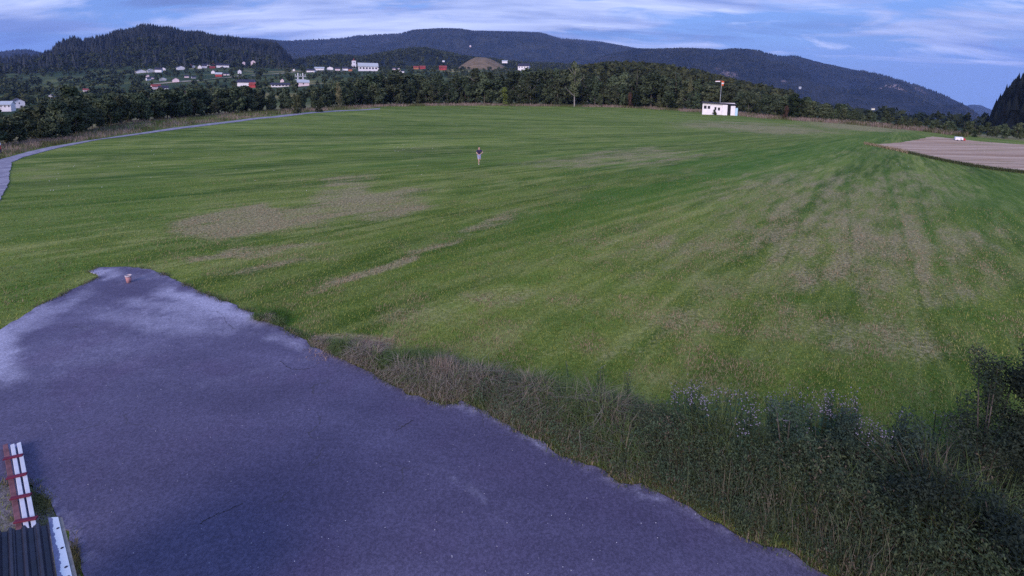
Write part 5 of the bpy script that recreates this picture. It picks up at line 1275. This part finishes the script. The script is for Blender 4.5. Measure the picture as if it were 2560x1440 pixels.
# white clover heads in the far grass
rg = np.random.default_rng(98); q = np.array([on_plane(x_, y_) for x_, y_ in list(zip(rg.uniform(100, 1100, 40), rg.uniform(330, 480, 40))) + list(zip(rg.normal(1010, 25, 14), rg.normal(370, 4, 14)))]); V = (q[:, None, :] + np.array([0, 0, .06]) + ICO_V[None] * .022).reshape(-1, 3)
o = link("clover_flowers", mesh_np("clover_flowers", V, (np.arange(len(q))[:, None, None] * 12 + ICO_F[None]).reshape(-1, 3), M_white)); tag(o, "scattered white flower heads in the far grass", kind='stuff')

# ------------------------------------------------------------------ thistles and shrubs near the right
def thistle_proto(seed):
    rg = np.random.default_rng(seed); e = empty("thistle", (0, 0, 0)); st = MB(); V = []; C = []; fl = []
    for q in range(5):
        a = rg.uniform(0, 6.28); top = np.array([math.cos(a) * .16 * rg.uniform(.3, 1.3), math.sin(a) * .16 * rg.uniform(.3, 1.3), rg.uniform(.8, 1.0)]); b0 = top * np.array([.25, .25, 0])
        st.tube([tuple(b0), tuple(b0 * .5 + top * .5), tuple(top)], [.008, .006, .004], 4)
        for z in np.linspace(.15, .92, 9):
            p = b0 + (top - b0) * z; an = rg.uniform(0, 6.28); L_ = .15 * (1.1 - z * .7); o_ = np.array([math.cos(an), math.sin(an), rg.uniform(-.1, .5)]) * L_; s_ = np.array([-math.sin(an), math.cos(an), .2]) * L_ * .16
            V += [p, p + o_ * .5 - s_, p + o_, p + o_ * .5 + s_]; c_ = np.array((0.028, 0.055, 0.032)) * rg.uniform(.7, 1.6); C += [c_] * 4
        for k in range(3): fl.append(top + rg.normal(0, .035, 3) + np.array([0, 0, .01]))
    st.build("stem", plain("thistle_stem", (0.05, 0.065, 0.035), .9, .1, .2, 9), e); link("leaves", crown_mesh("thistle_leaves", np.array(V), np.array(C)), e)
    fl = np.array(fl); Vf = (fl[:, None, :] + ICO_V[None] * rg.uniform(.006, .012, (len(fl), 1, 1))).reshape(-1, 3)
    fh = link("flower_heads", mesh_np("thistle_flowers", Vf, (np.arange(len(fl))[:, None, None] * 12 + ICO_F[None]).reshape(-1, 3), M_thf), e); fh["kind"] = "stuff"; return e


M_thf = plain("thistle_down", (0.22, 0.19, 0.25), .9, .1, .3, 40)
TH = [thistle_proto(s) for s in (1, 2, 3)]; used_t = set(); rg = np.random.default_rng(99)
spots = [(1503, 915), (1500, 925), (1570, 928), (1420, 905)] + [(rg.uniform(1640, 1860), rg.normal(975, 14)) for _ in range(16)] + [(rg.uniform(1860, 2160), rg.normal(1000, 22)) for _ in range(26)] + [(rg.uniform(2100, 2360), rg.normal(1050, 25)) for _ in range(9)] + [(rg.uniform(1700, 2300), rg.normal(1060, 30)) for _ in range(8)]
for i, (x, y) in enumerate(spots):
    k = int(rg.integers(3)); o = copy_tree(TH[k]) if k in used_t else TH[k]; used_t.add(k)
    h = rg.uniform(.9, 1.35) if x > 1640 else rg.uniform(.5, .7); p = on_plane(x, y, h); o.location = (p[0], p[1], 0); o.scale = (h, h, h); o.rotation_euler = (0, 0, rg.uniform(0, 6.28))
    if x < 1460: lb = "small thistle standing alone in the grass, farthest left of the thistles"
    elif x < 1600: lb = "thistle with pale heads in the small group left of the thick stand"
    elif x < 1860: lb = "thistle in the thin left part of the bank's thistle stand"
    elif x < 2160 and y < 1045: lb = "thistle with mauve down in the thick middle of the stand"
    else: lb = "thistle at the right or front fringe of the bank's stand"
    tag(o, lb, "thistle", "thistles on the bank")


def near_shrub(px, yb, yt, wpx, n, size, c0, c1, label, seed, name="shrub"):
    rg = np.random.default_rng(seed); p0 = on_plane(px, yb); r = math.hypot(p0[0], p0[1]); H2 = at_range(px, yt, r)[2]; W2 = wpx * px_size(p0) / 2
    e = empty(name, (p0[0], p0[1], 0)); k = 26; zz = rg.uniform(.15, .95, k); an = rg.uniform(0, 6.28, k); rr = W2 * (1.1 - zz * .7) * rg.uniform(.1, .9, k)
    cen = np.stack([rr * np.cos(an), rr * np.sin(an), zz * H2], 1); rad = rg.uniform(.14, .30, (k, 1)) * min(W2 * 1.6, H2) * np.array([[1, 1, 1.1]])
    V, C = leaf_cloud(cen, rad, n, size, rg, c0, c1, flat=.55, hollow=.2); link("foliage", crown_mesh(name + "_leaves", V, C), e)
    mb = MB()
    for q in range(9):
        c_ = cen[q]; mb.tube([(c_[0] * .1, c_[1] * .1, -.05), (c_[0] * .5, c_[1] * .5, c_[2] * .5), tuple(c_)], [.022, .015, .006], 5)
    mb.build("stems", M_bark, e); tag(e, label, "shrub"); return e


near_shrub(2440, 1250, 855, 200, 8000, .032, (0.020, 0.036, 0.026), (0.050, 0.068, 0.045), "airy grey green willow shrub beside the dark bush at right edge", 101)
near_shrub(2572, 1330, 740, 210, 16000, .035, (0.012, 0.020, 0.014), (0.034, 0.046, 0.030), "tall nearly black bush cut by the right edge", 102)  # shading is put into the near-black leaf colours
near_shrub(2260, 1230, 1060, 200, 6000, .034, (0.020, 0.036, 0.028), (0.052, 0.072, 0.050), "low bluish green shrub right of the thistle stand", 103)
near_shrub(2330, 1400, 1200, 330, 8400, .034, (0.012, 0.022, 0.017), (0.036, 0.050, 0.034), "dark low shrub in the lower right corner", 104)  # leaf colours carry the corner's shade and vignetting
near_shrub(2510, 1480, 1260, 300, 8400, .034, (0.010, 0.018, 0.014), (0.028, 0.040, 0.028), "blackish shrub right of the dark low one in the corner", 105)  # darker still: the same corner shade painted into the leaves
near_shrub(1960, 1190, 1010, 150, 5200, .034, (0.018, 0.034, 0.024), (0.044, 0.066, 0.040), "leafy dark shrub under the thick thistle heads", 106)
near_shrub(2110, 1190, 1050, 130, 4400, .034, (0.016, 0.030, 0.022), (0.040, 0.060, 0.038), "second leafy shrub under the thistles, right of the first", 107)

# ------------------------------------------------------------------ haze
MB().box((-9600, -40, -460), (9600, 9700, 640)).build("haze", None)
hz = bpy.data.objects["haze"]; tag(hz, "thin blue evening haze over the valley", kind='stuff')
hm2 = bpy.data.materials.new("haze_air"); hm2.use_nodes = True; hm2.node_tree.nodes.clear()
pv = hm2.node_tree.nodes.new("ShaderNodeVolumePrincipled"); pv.inputs["Color"].default_value = (0.34, 0.50, 1.0, 1); pv.inputs["Density"].default_value = 0.00007
ho = hm2.node_tree.nodes.new("ShaderNodeOutputMaterial"); hm2.node_tree.links.new(pv.outputs[0], ho.inputs["Volume"]); hz.data.materials.append(hm2)
print("belt trees", ntree, "tris", sum(len(m_.polygons) for m_ in bpy.data.meshes))
